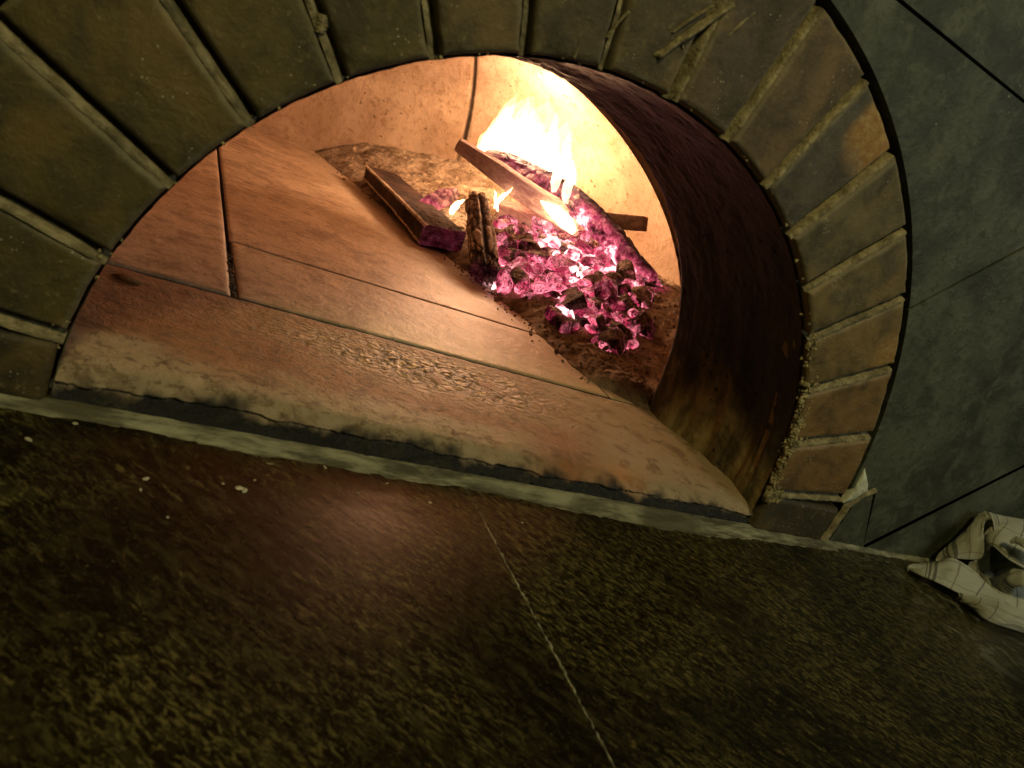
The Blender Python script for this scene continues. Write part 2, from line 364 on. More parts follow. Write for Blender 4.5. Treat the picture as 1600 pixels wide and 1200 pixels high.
# grout smeared along the foot of the oven front and in the joint of the two counter slabs
nx, ny = 900, 16
X = np.linspace(-.62, .72, nx)[:, None]*np.ones(ny); T = np.linspace(0, 1, ny)[None, :]*np.ones((nx, 1))
w = .013+.006*fbm(np.stack([X*9, X*0, X*0], -1), 1, 4)+.007*sst(-.02, .12, X)*sst(.32, .2, X)
w = np.where(X > .4, w*.45, w)*np.where(X < -.2, .8, 1)
Y = .001-T*.034
h = .0045*(1-sst(0, 1, (T*.034)/np.maximum(w*1.5, .002)))+.0011*fbm(np.stack([X*60, Y*160, X*0], -1), 1, 4)-.0004-.0022*sst(.75, 1, T)
mesh_obj('grout_line', np.stack([X, Y, h], -1).reshape(-1, 3), gfaces(nx, ny, flip=True), MG, counter)
nx, ny = 500, 5
T = np.linspace(0, 1, nx)[:, None]*np.ones(ny); S = np.linspace(-1, 1, ny)[None, :]*np.ones((nx, 1))
yy = -.012-T*.27
xx = -.0204+.0012*fbm(np.stack([T*9, T*0, T*0], -1), 1, 4)+S*(.0009+.0006*fbm(np.stack([T*50, T*0+3, T*0], -1), 1, 2))
zz = .0003-.0009*np.abs(S)+.0024*(fbm(np.stack([T*55, S*.3, T*0+7], -1), 1, 3)+.0)
mesh_obj('joint_grout', np.stack([xx, yy, zz], -1).reshape(-1, 3), gfaces(nx, ny), MG, counter)

# ================================================================== OVEN
oven = empty('brick_oven', (0, 0, 0))
tag(oven, 'wood fired oven with a semicircular brick mouth above the dark counter', 'oven')
ZC = .0084
TH = [6.8, 17.4, 28.1, 38.6, 48.2, 58.5, 68.6, 78.8, 89.2, 99.7, 110.1, 120.6, 131.1, 141.5, 152.0, 162.7, 173.0]
R0, R1 = .280, .3755
YB = -.004
def brick_mesh(k, t0, t1, seed, R0=R0, R1=R1):
    """voussoir between two joints: rounded front, sides going back, inner side = reveal of the mouth"""
    NU, NV = 46, 26
    r = np.linspace(0, 1, NU)[:, None]*np.ones(NV); s = np.linspace(0, 1, NV)[None, :]*np.ones((NU, 1))
    bev = .0045
    # non uniform: denser at the borders
    def dens(q): return q+ -.10*np.sin(2*np.pi*q)*1.2
    r, s = dens(r), dens(s)
    gap = .0036
    rr = R0+(R1-R0)*r
    rr = rr+.0009*fbm(np.stack([s*3+seed, r*2, r*0], -1), 1, 3)
    half0 = gap/rr
    a0, a1 = t0+half0, t1-half0
    an = a0+(a1-a0)*s
    P = np.stack([rr*np.cos(an), rr*0, ZC+rr*np.sin(an)], -1)
    d = np.minimum(np.minimum((an-a0)*rr, (a1-an)*rr), np.minimum(rr-R0, R1-rr)*1.0)
    d = np.maximum(d, 0)
    chip = .0016*np.maximum(0, fbm(P*1.0, 55, 4)+.05)
    e = np.clip(d/bev, 0, 1); prof = bev*(1-np.sqrt(np.clip(1-(1-e)**2, 0, 1)))
    y = YB+prof+chip*(1-sst(0, .012, d))*2.0+.0006*fbm(P, 30, 4)+rng.uniform(-.0012, .0012)
    P[..., 1] = y
    V = P.reshape(-1, 3).tolist(); Fc = gfaces(NU, NV)
    E_ = (1-sst(0, .009, d)).ravel().tolist()
    # skirt
    loop = [i*NV for i in range(NU)]+[(NU-1)*NV+j for j in range(1, NV)]+[i*NV+NV-1 for i in range(NU-2, -1, -1)]+[j for j in range(NV-2, 0, -1)]
    base = len(V)
    rings = [.012, .034]
    for q, dy in enumerate(rings):
        for i in loop:
            x_, y_, z_ = V[i]; V.append((x_, YB+dy, z_)); E_.append(.6)
    L = len(loop)
    for j in range(L):
        n_ = (j+1) % L
        Fc.append((loop[j], loop[n_], base+n_, base+j)); Fc.append((base+j, base+n_, base+L+n_, base+L+j))
    return V, Fc, E_, r, s
BC = {0: (.18, .095, .028), 1: (.19, .105, .030), 2: (.185, .12, .036), 3: (.16, .118, .044), 4: (.14, .11, .046), 5: (.088, .075, .052), 6: (.13, .085, .038), 7: (.092, .066, .038)}
for k in range(16):
    t0, t1 = math.radians(TH[k]), math.radians(TH[k+1])
    V, Fc, E_, r_, s_ = brick_mesh(k, t0, t1, k*3.1)
    sa = {5: 1.0, 2: .75, 3: .45, 4: .25, 1: .5, 0: .4}.get(k, .18 if k > 11 else 0)
    st_ = sa*sst(.35, .85, r_)*sst(1.0, .55 if k == 5 else .25, s_)
    st_ = np.concatenate([st_.ravel(), np.zeros(len(V)-st_.size)])
    o = mesh_obj('arch_brick', V, Fc, MB_, oven, attrs={'edge': E_, 'stain': st_})
    c = BC.get(k, (.095, .070, .028) if k < 11 else (.095, .072, .020))
    o.color = (*c, 1)
# foot blocks below the first and the last joint
def foot(x0, x1, z0, z1, seed):
    NU, NV = 40, 18
    U = np.linspace(0, 1, NU)[:, None]*np.ones(NV); W = np.linspace(0, 1, NV)[None, :]*np.ones((NU, 1))
    x = x0+(x1-x0)*U; z = z0+(z1-z0)*W
    d = np.minimum(np.minimum(np.abs(x-x0), np.abs(x1-x)), np.minimum(z-z0, z1-z))
    e = np.clip(d/.004, 0, 1); y = -.0035+.004*(1-np.sqrt(np.clip(1-(1-e)**2, 0, 1)))+.0008*fbm(np.stack([x, z, z*0+seed], -1), 45, 4)
    V = np.stack([x, y, z], -1).reshape(-1, 3).tolist(); Fc = gfaces(NU, NV, flip=(x1 < x0))
    V2, F2 = box(min(x0, x1)+.0005, max(x0, x1)-.0005, .0035, .034, z0+.0005, z1-.0005)
    E_ = (1-sst(0, .008, d)).ravel().tolist()+[.3]*8
    # skirt between face edge and box
    loop = [i*NV for i in range(NU)]+[(NU-1)*NV+j for j in range(1, NV)]+[i*NV+NV-1 for i in range(NU-2, -1, -1)]+[j for j in range(NV-2, 0, -1)]
    n0 = len(V); V += V2; Fc += [tuple(i+n0 for i in f) for f in F2]
    b0 = len(V)
    for i in loop: V.append((V[i][0], .010, V[i][2])); E_.append(.4)
    for j in range(len(loop)):
        n_ = (j+1) % len(loop); Fc.append((loop[j], loop[n_], b0+n_, b0+j))
    return V, Fc, E_
for (x0, x1, z0, z1, c) in ((.2815, .381, .001, .0395, (.045, .036, .018)), (-.2795, -.376, .001, .039, (.04, .034, .016))):
    V, Fc, E_ = foot(x0, x1, z0, z1, x0*10)
    o = mesh_obj('foot_brick', V, Fc, MB_, oven, attrs={'edge': [q*.35 for q in E_]}); o.color = (*c, 1)
# joints: the mortar is struck, deep under the upper brick and flush with the lower one
a = Acc()
def joint(th, width=.0083, r0=R0-.001, r1=R1-.001):
    NU, NV = 120, 9
    up = -1 if th > 90.5 else 1
    r = np.linspace(r0, r1, NU)[:, None]*np.ones(NV); s = np.linspace(-1, 1, NV)[None, :]*np.ones((NU, 1))
    t = math.radians(th)
    wob = .0004*fbm(np.stack([r*60, s*0+th, s*0], -1), 1, 3)
    off = s*width/2+wob
    x = r*math.cos(t)-off*math.sin(t); z = ZC+r*math.sin(t)+off*math.cos(t)
    q = s*up                                # +1 = towards the upper brick
    y = YB+.0008+.0105*sst(-.45, .55, q)+.0018*fbm(np.stack([x, z, z*0+th], -1), 110, 4)*1.0+.0016*(1-sst(0, .012, r-r0))
    a.add(np.stack([x, y, z], -1).reshape(-1, 3).tolist(), gfaces(NU, NV))
for t in TH: joint(t)
a.build('joint_mortar', MM, oven)
# mortar drips left on the face of the upper bricks
a = Acc()
def ridge(p0, p1, w, h, seed, bend=0.0):
    p0, p1 = np.array(p0), np.array(p1); NU, NV = 60, 11
    t = np.linspace(0, 1, NU)[:, None]*np.ones(NV); s = np.linspace(-1, 1, NV)[None, :]*np.ones((NU, 1))
    d = p1-p0; n = np.array([-d[2], 0, d[0]]); n = n/np.linalg.norm(n)
    ww = w*(.75+.5*fbm(np.stack([t*6+seed, t*0, t*0], -1), 1, 3))
    P = p0+d*t[..., None]+n*(s*ww+bend*np.sin(t*3.1))[..., None]
    P[..., 1] = YB+.0010-h*(1-s**2)*(.8+.8*fbm(P, 90, 3))*sst(0, .04, t)*sst(1, .96, t)
    return P.reshape(-1, 3).tolist(), gfaces(NU, NV)
def fp(u, v): return at(u, v, 1, YB)
for (A, B, w, h) in (((1026, 91), (1150, 6), .0032, .0045), ((1128, 66), (1180, 18), .0022, .0035), ((1050, 52), (1118, 8), .0014, .0024), ((1060, 60), (1068, 78), .001, .0018),
                     ((503, 22), (499, 52), .0035, .0025), ((948, 60), (985, 18), .0012, .002), ((905, 60), (897, 92), .0012, .002)):
    mesh_obj('mortar_drip', *ridge(fp(*A), fp(*B), w, h, A[0]*.1, .0008), MM, oven)
# crumbly mortar crust along the inner right edge, and grit dabs elsewhere
a = Acc()
ico = bmesh.new(); bmesh.ops.create_icosphere(ico, subdivisions=1, radius=1); IV = np.array([v.co[:] for v in ico.verts]); IF = [[v.index for v in f.verts] for f in ico.faces]; ico.free()
def lump(c, r, fl=1.0):
    V = IV*(1+.45*rng.normal(size=(len(IV), 1)).clip(-1, 1))*np.array([1, fl, 1])*r*rng.uniform(.6, 1.3, 3)
    return (V+c), IF
for k in range(950):
    th = math.radians(rng.uniform(5, 37)*rng.uniform(.8, 1.0)); th = math.radians(5+abs(rng.normal())*13)
    if th > math.radians(55): continue
    rr = R0+abs(rng.normal())*.0075-.002
    c = np.array([rr*math.cos(th), YB+.001+abs(rng.normal())*.0035*(1 if rr < R0+.002 else .2), ZC+rr*math.sin(th)])
    a.add(*lump(c, abs(rng.normal())*.0009+.0008, .7))
for k in range(90):
    th = math.radians(rng.uniform(60, 176)); rr = R0+abs(rng.normal())*.005-.001
    c = np.array([rr*math.cos(th), YB+.0015+rng.uniform(0, .003), ZC+rr*math.sin(th)])
    a.add(*lump(c, abs(rng.normal())*.0005+.0004, .7))
mcrust = mat_plain('mortar_crust', (.14, .11, .05), (.40, .34, .17), 120)
tag(a.build('mortar_crust', mcrust, oven, smooth=False), None, kind='stuff')
# backing behind the joints and the outer gap (dark cavity)
mdark = mat_plain('dark_cavity', (.012, .010, .006), (.03, .026, .016), 60, .95)
def annulus(r0, r1, y, n, t0, t1, flip=False):
    t = np.linspace(t0, t1, n)
    V = [(r*math.cos(q), y, ZC+r*math.sin(q)) for q in t for r in (r0, r1)]
    return V, [(2*i, 2*i+1, 2*i+3, 2*i+2) if not flip else (2*i, 2*i+2, 2*i+3, 2*i+1) for i in range(n-1)]
a = Acc(); a.add(*annulus(R0+.004, .42, .012, 120, -.04, math.pi+.04)); a.build('cavity_backing', mdark, oven)
# tunnel lining
NU, NV = 90, 260
yv = np.linspace(.0045, .183, NU)[:, None]*np.ones(NV); tv = np.linspace(-.055, math.pi+.055, NV)[None, :]*np.ones((NU, 1))
w = (yv-.0045)/(.183-.0045)
low = np.exp(-((tv)/.55)**2)
rr = R0-.0020+.0045*np.sin(w*np.pi)-.013*sst(.35, 1, w)*low-.0005*w
fold = fbm(np.stack([yv*30, tv*.8, tv*0], -1), 1, 3)
rr = rr+.010*fold*np.exp(-(tv/.8)**2)*sst(0, .1, w)+.0035*fbm(np.stack([yv*22, tv*5, tv*0+4], -1), 1, 4)*sst(0, .15, w)
rr = rr+.0012*fbm(np.stack([yv*130, tv*30, tv*0+4], -1), 1, 3)
X = rr*np.cos(tv); Z = ZC+rr*np.sin(tv)
V = np.stack([X, yv, Z], -1).reshape(-1, 3).tolist(); Fc = gfaces(NU, NV)
# rounded arris to the back, then the inner front wall of the chamber
b0 = (NU-1)*NV
for q, (dr, y) in enumerate(((.0015, .1865), (.006, .190), (.06, .191), (.45, .192))):
    for j in range(NV):
        x_, _, z_ = V[b0+j]; t = float(tv[0, j])
        V.append((x_+dr*math.cos(t), y, z_+dr*math.sin(t)))
Fc += gfaces(5, NV, off=b0)
mesh_obj('tunnel_lining', V, Fc, ML, oven)
# dome
DC = np.array([0., .70]); DR, DH = .575, .362
def domer(z): return DR*np.sqrt(np.clip(1-(np.clip(z-ZF-.04, 0, None)/DH)**2.0, 0, 1))
NA, NZ = 640, 150
azs = np.linspace(0, 2*math.pi, NA, endpoint=False)[None, :]*np.ones((NZ, 1)); q = np.linspace(0, 1, NZ)[:, None]*np.ones(NA)
zz = np.where(q < .12, ZF-.01+.05*q/.12, ZF+.04+DH*np.sin((q-.12)/.88*math.pi/2)); zz = np.minimum(zz, ZF+.04+DH)
rr = domer(zz); X = DC[0]+rr*np.sin(azs); Y = DC[1]+rr*np.cos(azs)
PP = np.stack([X, Y, zz], -1)
seam_az = math.radians(33.5)
da = (azs-seam_az+.012*fbm(PP, 7, 3))*np.maximum(rr, .02)
seam = np.exp(-(da/.0030)**2)
dn = .0035*fbm(PP, 9, 5)+.0012*fbm(PP, 50, 4)+.006*seam
X = DC[0]+(rr+dn)*np.sin(azs); Y = DC[1]+(rr+dn)*np.cos(azs)
V = np.stack([X, Y, zz], -1).reshape(-1, 3)
Fc = []
for f in gfaces(NZ, NA, wrap_v=True, flip=True):
    c = V[f[0]]
    if c[1] < .6 and math.hypot(c[0], c[2]-ZC) < .292: continue
    if c[1] < .185: continue
    Fc.append(f)
dome = mesh_obj('dome_wall', V, Fc, MD, oven, attrs={'seam': sst(.06, .35, seam).ravel()})
# vault between the mouth and the dome
NU, NV = 40, 80
V = []
for j in range(NU):
    for i in range(NV):
        t = math.pi*i/(NV-1); x = .292*math.cos(t); z = ZC+.292*math.sin(t)
        rz = float(domer(np.array(z))); ye = DC[1]-math.sqrt(max(rz*rz-x*x, 0))+.004
        V.append((x, .186+(max(ye, .19)-.186)*j/(NU-1), z))
mesh_obj('inner_vault', V, gfaces(NU, NV), MD, oven)

# hearth slabs
def slab_grid(x0, x1, y0, y1, res, zf, bev=.003, seed=0, hole=None):
    nx = max(4, int((x1-x0)/res)); ny = max(4, int((y1-y0)/res))
    X = np.linspace(x0, x1, nx)[:, None]*np.ones(ny); Y = np.linspace(y0, y1, ny)[None, :]*np.ones((nx, 1))
    d = np.minimum(np.minimum(X-x0, x1-X), np.minimum(Y-y0, y1-Y))
    n = fbm(np.stack([X, Y, X*0+seed], -1), 40, 4)
    d2 = d+.0012*n
    Z = zf-bev*(1-sst(0, bev*1.4, d2))+.0006*fbm(np.stack([X, Y, X*0+seed], -1), 14, 4)
    V = np.stack([X, Y, Z], -1).reshape(-1, 3).tolist(); Fc = gfaces(nx, ny, flip=True)
    loop = [i*ny for i in range(nx)]+[(nx-1)*ny+j for j in range(1, ny)]+[i*ny+ny-1 for i in range(nx-2, -1, -1)]+[j for j in range(ny-2, 0, -1)]
    b = len(V)
    for i in loop: V.append((V[i][0], V[i][1], zf-.02))
    for j in range(len(loop)):
        n_ = (j+1) % len(loop); Fc.append((loop[j], b+j, b+n_, loop[n_]))
    return V, Fc
JX = -.178
for (x0, x1, y0, y1, dz, s) in ((JX+.0022, .22, .1912, .3523, 0, 1), (-.60, JX-.0022, .1905, 1.30, .0006, 2), (JX+.0014, .62, .3528, 1.30, .0002, 3), (.2212, .62, .1912, .3516, 0, 4)):
    V, Fc = slab_grid(x0, x1, y0, y1, .0035, ZF+dz, .0022 if s in (1, 2) else .0007, s)
    mesh_obj('hearth_slab', V, Fc, MF, oven)
a = Acc(); a.add(*box(-.62, .62, .15, 1.32, ZF-.035, ZF-.0125)); 
V, Fc = box(-.62, .62, .15, 1.32, ZF-.035, ZF-.0125)
mesh_obj('hearth_bed', V, Fc, mdark, oven, smooth=False)
# grit in the joint between the left slabs
a = Acc()
for k in range(240):
    y = .192+abs(rng.normal())*.05; a.add(*lump(np.array([JX+rng.normal()*.0016, y, ZF-.0045+rng.uniform(0, .004)]), rng.uniform(.0006, .0016)))
tag(a.build('joint_grit', mat_plain('joint_grit', (.06, .04, .02), (.30, .2, .11), 200), oven, smooth=False), None, kind='stuff')

# threshold slab with its broken front lip
nx, ny = 700, 190
S = np.linspace(0, 1, ny)
X = np.linspace(-.2775, .2855, nx)[:, None]*np.ones(ny)
prof = np.concatenate([np.linspace(0, .2, 40, endpoint=False), np.linspace(.2, 1, ny-40)])[None, :]*np.ones((nx, 1))
# s<.2 : front face from z=-.001 up ; s>.2 : top going back
nf = fbm(np.stack([X*14, X*0, X*0+2], -1), 1, 5); nf2 = fbm(np.stack([X*70, X*0, X*0+5], -1), 1, 4)
lipy = .006+.006*nf+.002*nf2+.004*sst(-.28, -.2, X)*sst(0, -.1, X)
fz = np.clip(prof/.2, 0, 1)
tt = np.clip((prof-.2)/.8, 0, 1)
rad = .010
ytop = lipy+tt**1.15*(.1868-lipy)
dtop = ytop-lipy
Zt = ZF+.0002-.0085*np.exp(-dtop/.007)-.0022*np.exp(-dtop/.03)
Zlip = ZF+.0002-.0085-.0022
Z = np.where(prof < .2, -.001+(Zlip+.001)*fz, Zt)
Y = np.where(prof < .2, -.001+(lipy+.001)*sst(0, 1, fz)**1.5, ytop)
P = np.stack([X, Y, Z], -1)
crust = sst(.055, .015, np.abs((X+.035)*.45+(Y-.115)*.0)-.0)*0
cx, cy = -.015, .135
crust = np.exp(-(((X-cx)/.125)**2+((Y-cy-.05*(-(X-cx)))/.045)**2)**1.3)*sst(-.35, .25, fbm(P, 34, 4)+.25)
topw = sst(.2, .26, prof)
Z = Z+topw*(.0009*fbm(P, 18, 4)+.0007*fbm(P, 60, 4)+crust*.0034*fbm(P, 120, 4)-.0024*np.exp(-((Y-.078-.03*np.sin(X*9))/.018)**2)*0)
rough_lip = np.exp(-np.abs(prof-.2)/.05)
Z = Z+rough_lip*(.0026*fbm(P, 90, 5)+.0028*fbm(P+9, 22, 4)); Y = Y+rough_lip*(.0025*fbm(P+3, 90, 5)+.0045*fbm(P+5, 18, 4))+(prof < .2)*.0035*fbm(P, 80, 5, True)
Z = Z-.012*sst(.0022, 0, .1868-Y)
lipmask = np.exp(-((Y-lipy-.012)/.016)**2)*sst(-.06, .02, X)*sst(.19, .1, X)
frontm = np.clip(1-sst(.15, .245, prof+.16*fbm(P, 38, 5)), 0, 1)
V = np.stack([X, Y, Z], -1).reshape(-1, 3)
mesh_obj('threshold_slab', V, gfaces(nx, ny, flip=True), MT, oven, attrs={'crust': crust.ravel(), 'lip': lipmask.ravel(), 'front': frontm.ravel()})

# ================================================================== FACADE (wall of stone slabs around the ring)
wall = empty('stone_wall', (.5, 0, 0)); tag(wall, 'grey green stone slab wall right of the brick arch, with thin diagonal joints', 'wall')
RO = .3825
def poly_slab(pts, seed, thick=.03, gap=.0006):
    """pts: outline in x,z ; flat stone with slightly eased edge"""
    bm = bmesh.new(); vs = [bm.verts.new((x, 0, z)) for x, z in pts]; f = bm.faces.new(vs)
    bm.normal_update()
    if f.normal.y > 0: bmesh.ops.reverse_faces(bm, faces=[f])
    r = bmesh.ops.inset_region(bm, faces=[f], thickness=.0011, depth=.0009)
    e = bmesh.ops.extrude_edge_only(bm, edges=[e for e in bm.edges if e.is_boundary])
    for v_ in [g for g in e['geom'] if isinstance(g, bmesh.types.BMVert)]: v_.co.y += thick
    me = bpy.data.meshes.new('wall_slab'); bm.to_mesh(me); bm.free(); me.materials.append(MS)
    o = bpy.data.objects.new('wall_slab', me); COL.objects.link(o); o.parent = wall
    o.matrix_parent_inverse = Matrix.Translation(-Vector(wall.location)); o.location = (0, rng.uniform(-.0003, .0003), 0)
    return o
def arc(t0, t1, n=30): return [(RO*math.cos(math.radians(t)), ZC+RO*math.sin(math.radians(t))) for t in np.linspace(t0, t1, n)]
g = .0014
dirA = np.array([.089, .086]); dirA /= np.linalg.norm(dirA)
pA = np.array([.308, .236])
nA = np.array([-dirA[1], dirA[0]])
tA = 36.3
def onA(s, o=0): q = pA+dirA*s+nA*o; return (float(q[0]), float(q[1]))
# lower right slab (below diagonal joint A, above joint B)
dirB = np.array([.063, .05]); dirB /= np.linalg.norm(dirB); nB = np.array([-dirB[1], dirB[0]]); pB = np.array([.557, .09])
def onB(s, o=0): q = pB+dirB*s+nB*o; return (float(q[0]), float(q[1]))
sB0 = -(.09-.0)/dirB[1]
sAend = 1.2
poly_slab(arc(8.5, 36.3-.15)+[onA(.0015, -g), onA(sAend, -g), onB(1.0, .0003), onB(sB0+.002, .0003), (.4532, .001), (.4165, .066)], 1)
poly_slab([onB(sB0+.004, -.0003), onB(1.0, -.0003), (1.5, .2), (1.5, .001), (pB[0]+dirB[0]*sB0+.006, .001)], 2)
# above joint A up to the horizontal joint at z=.406
ZH = .406
sTop = (ZH-pA[1])/dirA[1]
tH = 90
poly_slab(arc(36.3+.2, 78)+[(.070, ZH-g), onA(sTop-.002, g)], 3)
# above the horizontal joint
poly_slab([(-.9, ZH+g), (1.5, ZH+g), (1.5, 1.1), (-.9, 1.1)], 4)
poly_slab([onA(sTop+.003, g), onA(sAend, g), (1.4, ZH-g)], 5)
# left of the ring (outside the picture) and the small wedge over the crown
poly_slab(arc(79, 179, 60)+[(-1.1, ZC+.007), (-1.1, ZH-g), (.066, ZH-g)], 6)
# little corner block right of the foot, with broad pale mortar
poly_slab([(.3965, .002), (.4525, .002), (.4145, .0635), (.4105, .0610), (.3975, .0500)], 7)
a = Acc()
NU, NV = 60, 9
def band(pts, w0, w1, yoff, h, seed):
    pts = [np.array(p) for p in pts]; out = []
    seg = np.array([0]+list(np.cumsum([np.linalg.norm(pts[i+1]-pts[i]) for i in range(len(pts)-1)])))
    n = 70; V = []
    for i in range(n):
        s = seg[-1]*i/(n-1); k = min(np.searchsorted(seg, s, side='right')-1, len(pts)-2); f = (s-seg[k])/(seg[k+1]-seg[k]); p = pts[k]*(1-f)+pts[k+1]*f
        s2 = min(s+.003, seg[-1]); s1 = max(s-.003, 0)
        def P_(s_):
            k = min(np.searchsorted(seg, s_, side='right')-1, len(pts)-2); f = (s_-seg[k])/(seg[k+1]-seg[k]); return pts[k]*(1-f)+pts[k+1]*f
        d = P_(s2)-P_(s1); d /= np.linalg.norm(d)+1e-9; nn = np.array([-d[1], d[0]])
        w = w0+(w1-w0)*i/(n-1); w *= 1+.25*mn.noise(Vector((s*90, seed, 0)))
        for j in range(9):
            q = j/4-1; c = p+nn*q*w
            V.append((c[0], yoff-h*(1-q*q)+.0012*mn.noise(Vector((c[0]*120, c[1]*120, seed))), c[1]))
    return V, gfaces(n, 9)
a.add(*band([(.3885, .0005), (.3900, .045), (.3985, .0575), (.4125, .0680)], .0048, .0042, .0005, .0042, 1.0)); 
a.build('corner_mortar', MM, wall).matrix_parent_inverse = Matrix.Translation(-Vector(wall.location))
tri = bmesh.new()
mwhite = mat_plain('white_plaster', (.42, .42, .31), (.66, .66, .52), 80)
pts = [(.3795, .0455), (.3905, .0500), (.4035, .0660), (.3960, .0745), (.3775, .0895), (.3815, .066)]
V = []; 
c0 = np.mean(np.array(pts), 0)
for rr_, y in ((0, -.0005), (.6, -.0006), (.92, .0004), (1.0, .006)):
    for i in range(48):
        k = i/8; i0 = int(k) % 6; f = k-int(k); p = np.array(pts[i0])*(1-f)+np.array(pts[(i0+1) % 6])*f; p = c0+(p-c0)*rr_
        V.append((p[0], y-.0022+.0006*mn.noise(Vector((p[0]*200, p[1]*200, 1))), p[1]))
mesh_obj('plaster_patch', V, gfaces(4, 48, wrap_v=True, flip=False), mwhite, wall).matrix_parent_inverse = Matrix.Translation(-Vector(wall.location))

# ================================================================== ASH BED
XB = np.array([[.15, .29], [.18, .262], [.2, .235], [.226, .205], [.27, .20], [.33, .197], [.45, .188], [.55, .176], [.63, .155], [.8, .12], [.95, .085], [1.05, .065], [1.15, .045], [1.3, .02]])
def ash_h(X, Y, detail=True):
    xb = np.interp(Y, XB[:, 0], XB[:, 1])
    d = X-xb
    P = np.stack([X, Y, X*0], -1)
    n = fbm(P, 16, 4)
    d = d+.014*n
    h = ZF-.006+.016*(1-np.exp(-np.clip(d, -.02, 1)/.022))+.26*np.clip(d, 0, .30)
    rc = np.hypot(X-DC[0], Y-DC[1])
    h = h+.022*sst(.46, .56, rc)*sst(.95, 1.12, Y)*sst(.02, .12, d)+.008*np.exp(-(((X-.37)/.11)**2+((Y-.78)/.13)**2))
    h = h-.030*sst(.43, .25, Y)*sst(0, .15, d)
    if detail:
        amp = sst(-.005, .04, d)
        h = h+amp*(.010*fbm(P, 26, 5)+.0045*fbm(P, 75, 4, True)+.002*fbm(P, 190, 3))
    return np.where(d < -.012, ZF-.012, h)
nx, ny = 330, 480
X = np.linspace(-.13, .60, nx)[:, None]*np.ones(ny); Y = np.linspace(.172, 1.28, ny)[None, :]*np.ones((nx, 1))
Zh = ash_h(X, Y)
# keep the ash inside the chamber: lower it in front of the inner wall right of the mouth
Zh = np.where((Y < .195) & (X > .262), np.minimum(Zh, ZF+.004), Zh)
HP = [(.31, .46), (.33, .5), (.38, .62), (.40, .75), (.27, .62), (.24, .55), (.44, .56)]
heat = np.zeros_like(X)
for hx, hy in HP: heat = np.maximum(heat, np.exp(-(((X-hx)/.065)**2+((Y-hy)/.075)**2)))
ash = mesh_obj('ash_bed', np.stack([X, Y, Zh], -1).reshape(-1, 3), gfaces(nx, ny, flip=True), MA, attrs={'hotness': sst(.35, .85, heat).ravel()})
tag(ash, 'grey brown lumpy wood ash banked along the right side of the hearth', 'ash', kind='stuff')
def hit_ash(u, v, dz=0):
    t = np.arange(.5, 1.9, .0015); p = CAM+ray(u, v)*t[:, None]
    below = p[:, 2] < ash_h(p[:, 0], p[:, 1], False)+dz
    return p[int(np.argmax(below))]

# grains of charcoal and ash lumps on the bed (uncountable)
a = Acc()
xs_ = rng.uniform(.12, .5, 2600); ys_ = np.where(rng.random(2600) < .75, rng.uniform(.2, .75, 2600), rng.uniform(.75, 1.2, 2600))
xs_ = np.where(ys_ > .75, rng.uniform(-.05, .42, 2600), xs_); zs_ = np.maximum(ash_h(xs_, ys_), ZF)
for x, y, z in zip(xs_, ys_, zs_):
    if math.hypot(x-DC[0], y-DC[1]) > .55: continue
    if x < np.interp(y, XB[:, 0], XB[:, 1])-.004-abs(rng.normal())*.01: continue
    a.add(*lump(np.array([x, y, z+.0005]), abs(rng.normal())*.0016+.0007))
tag(a.build('ash_lumps', MA, smooth=False, attrs={'hotness': np.zeros(len(a.v))}), 'loose crumbs of ash and charcoal over the ash bank', 'ash', kind='stuff')

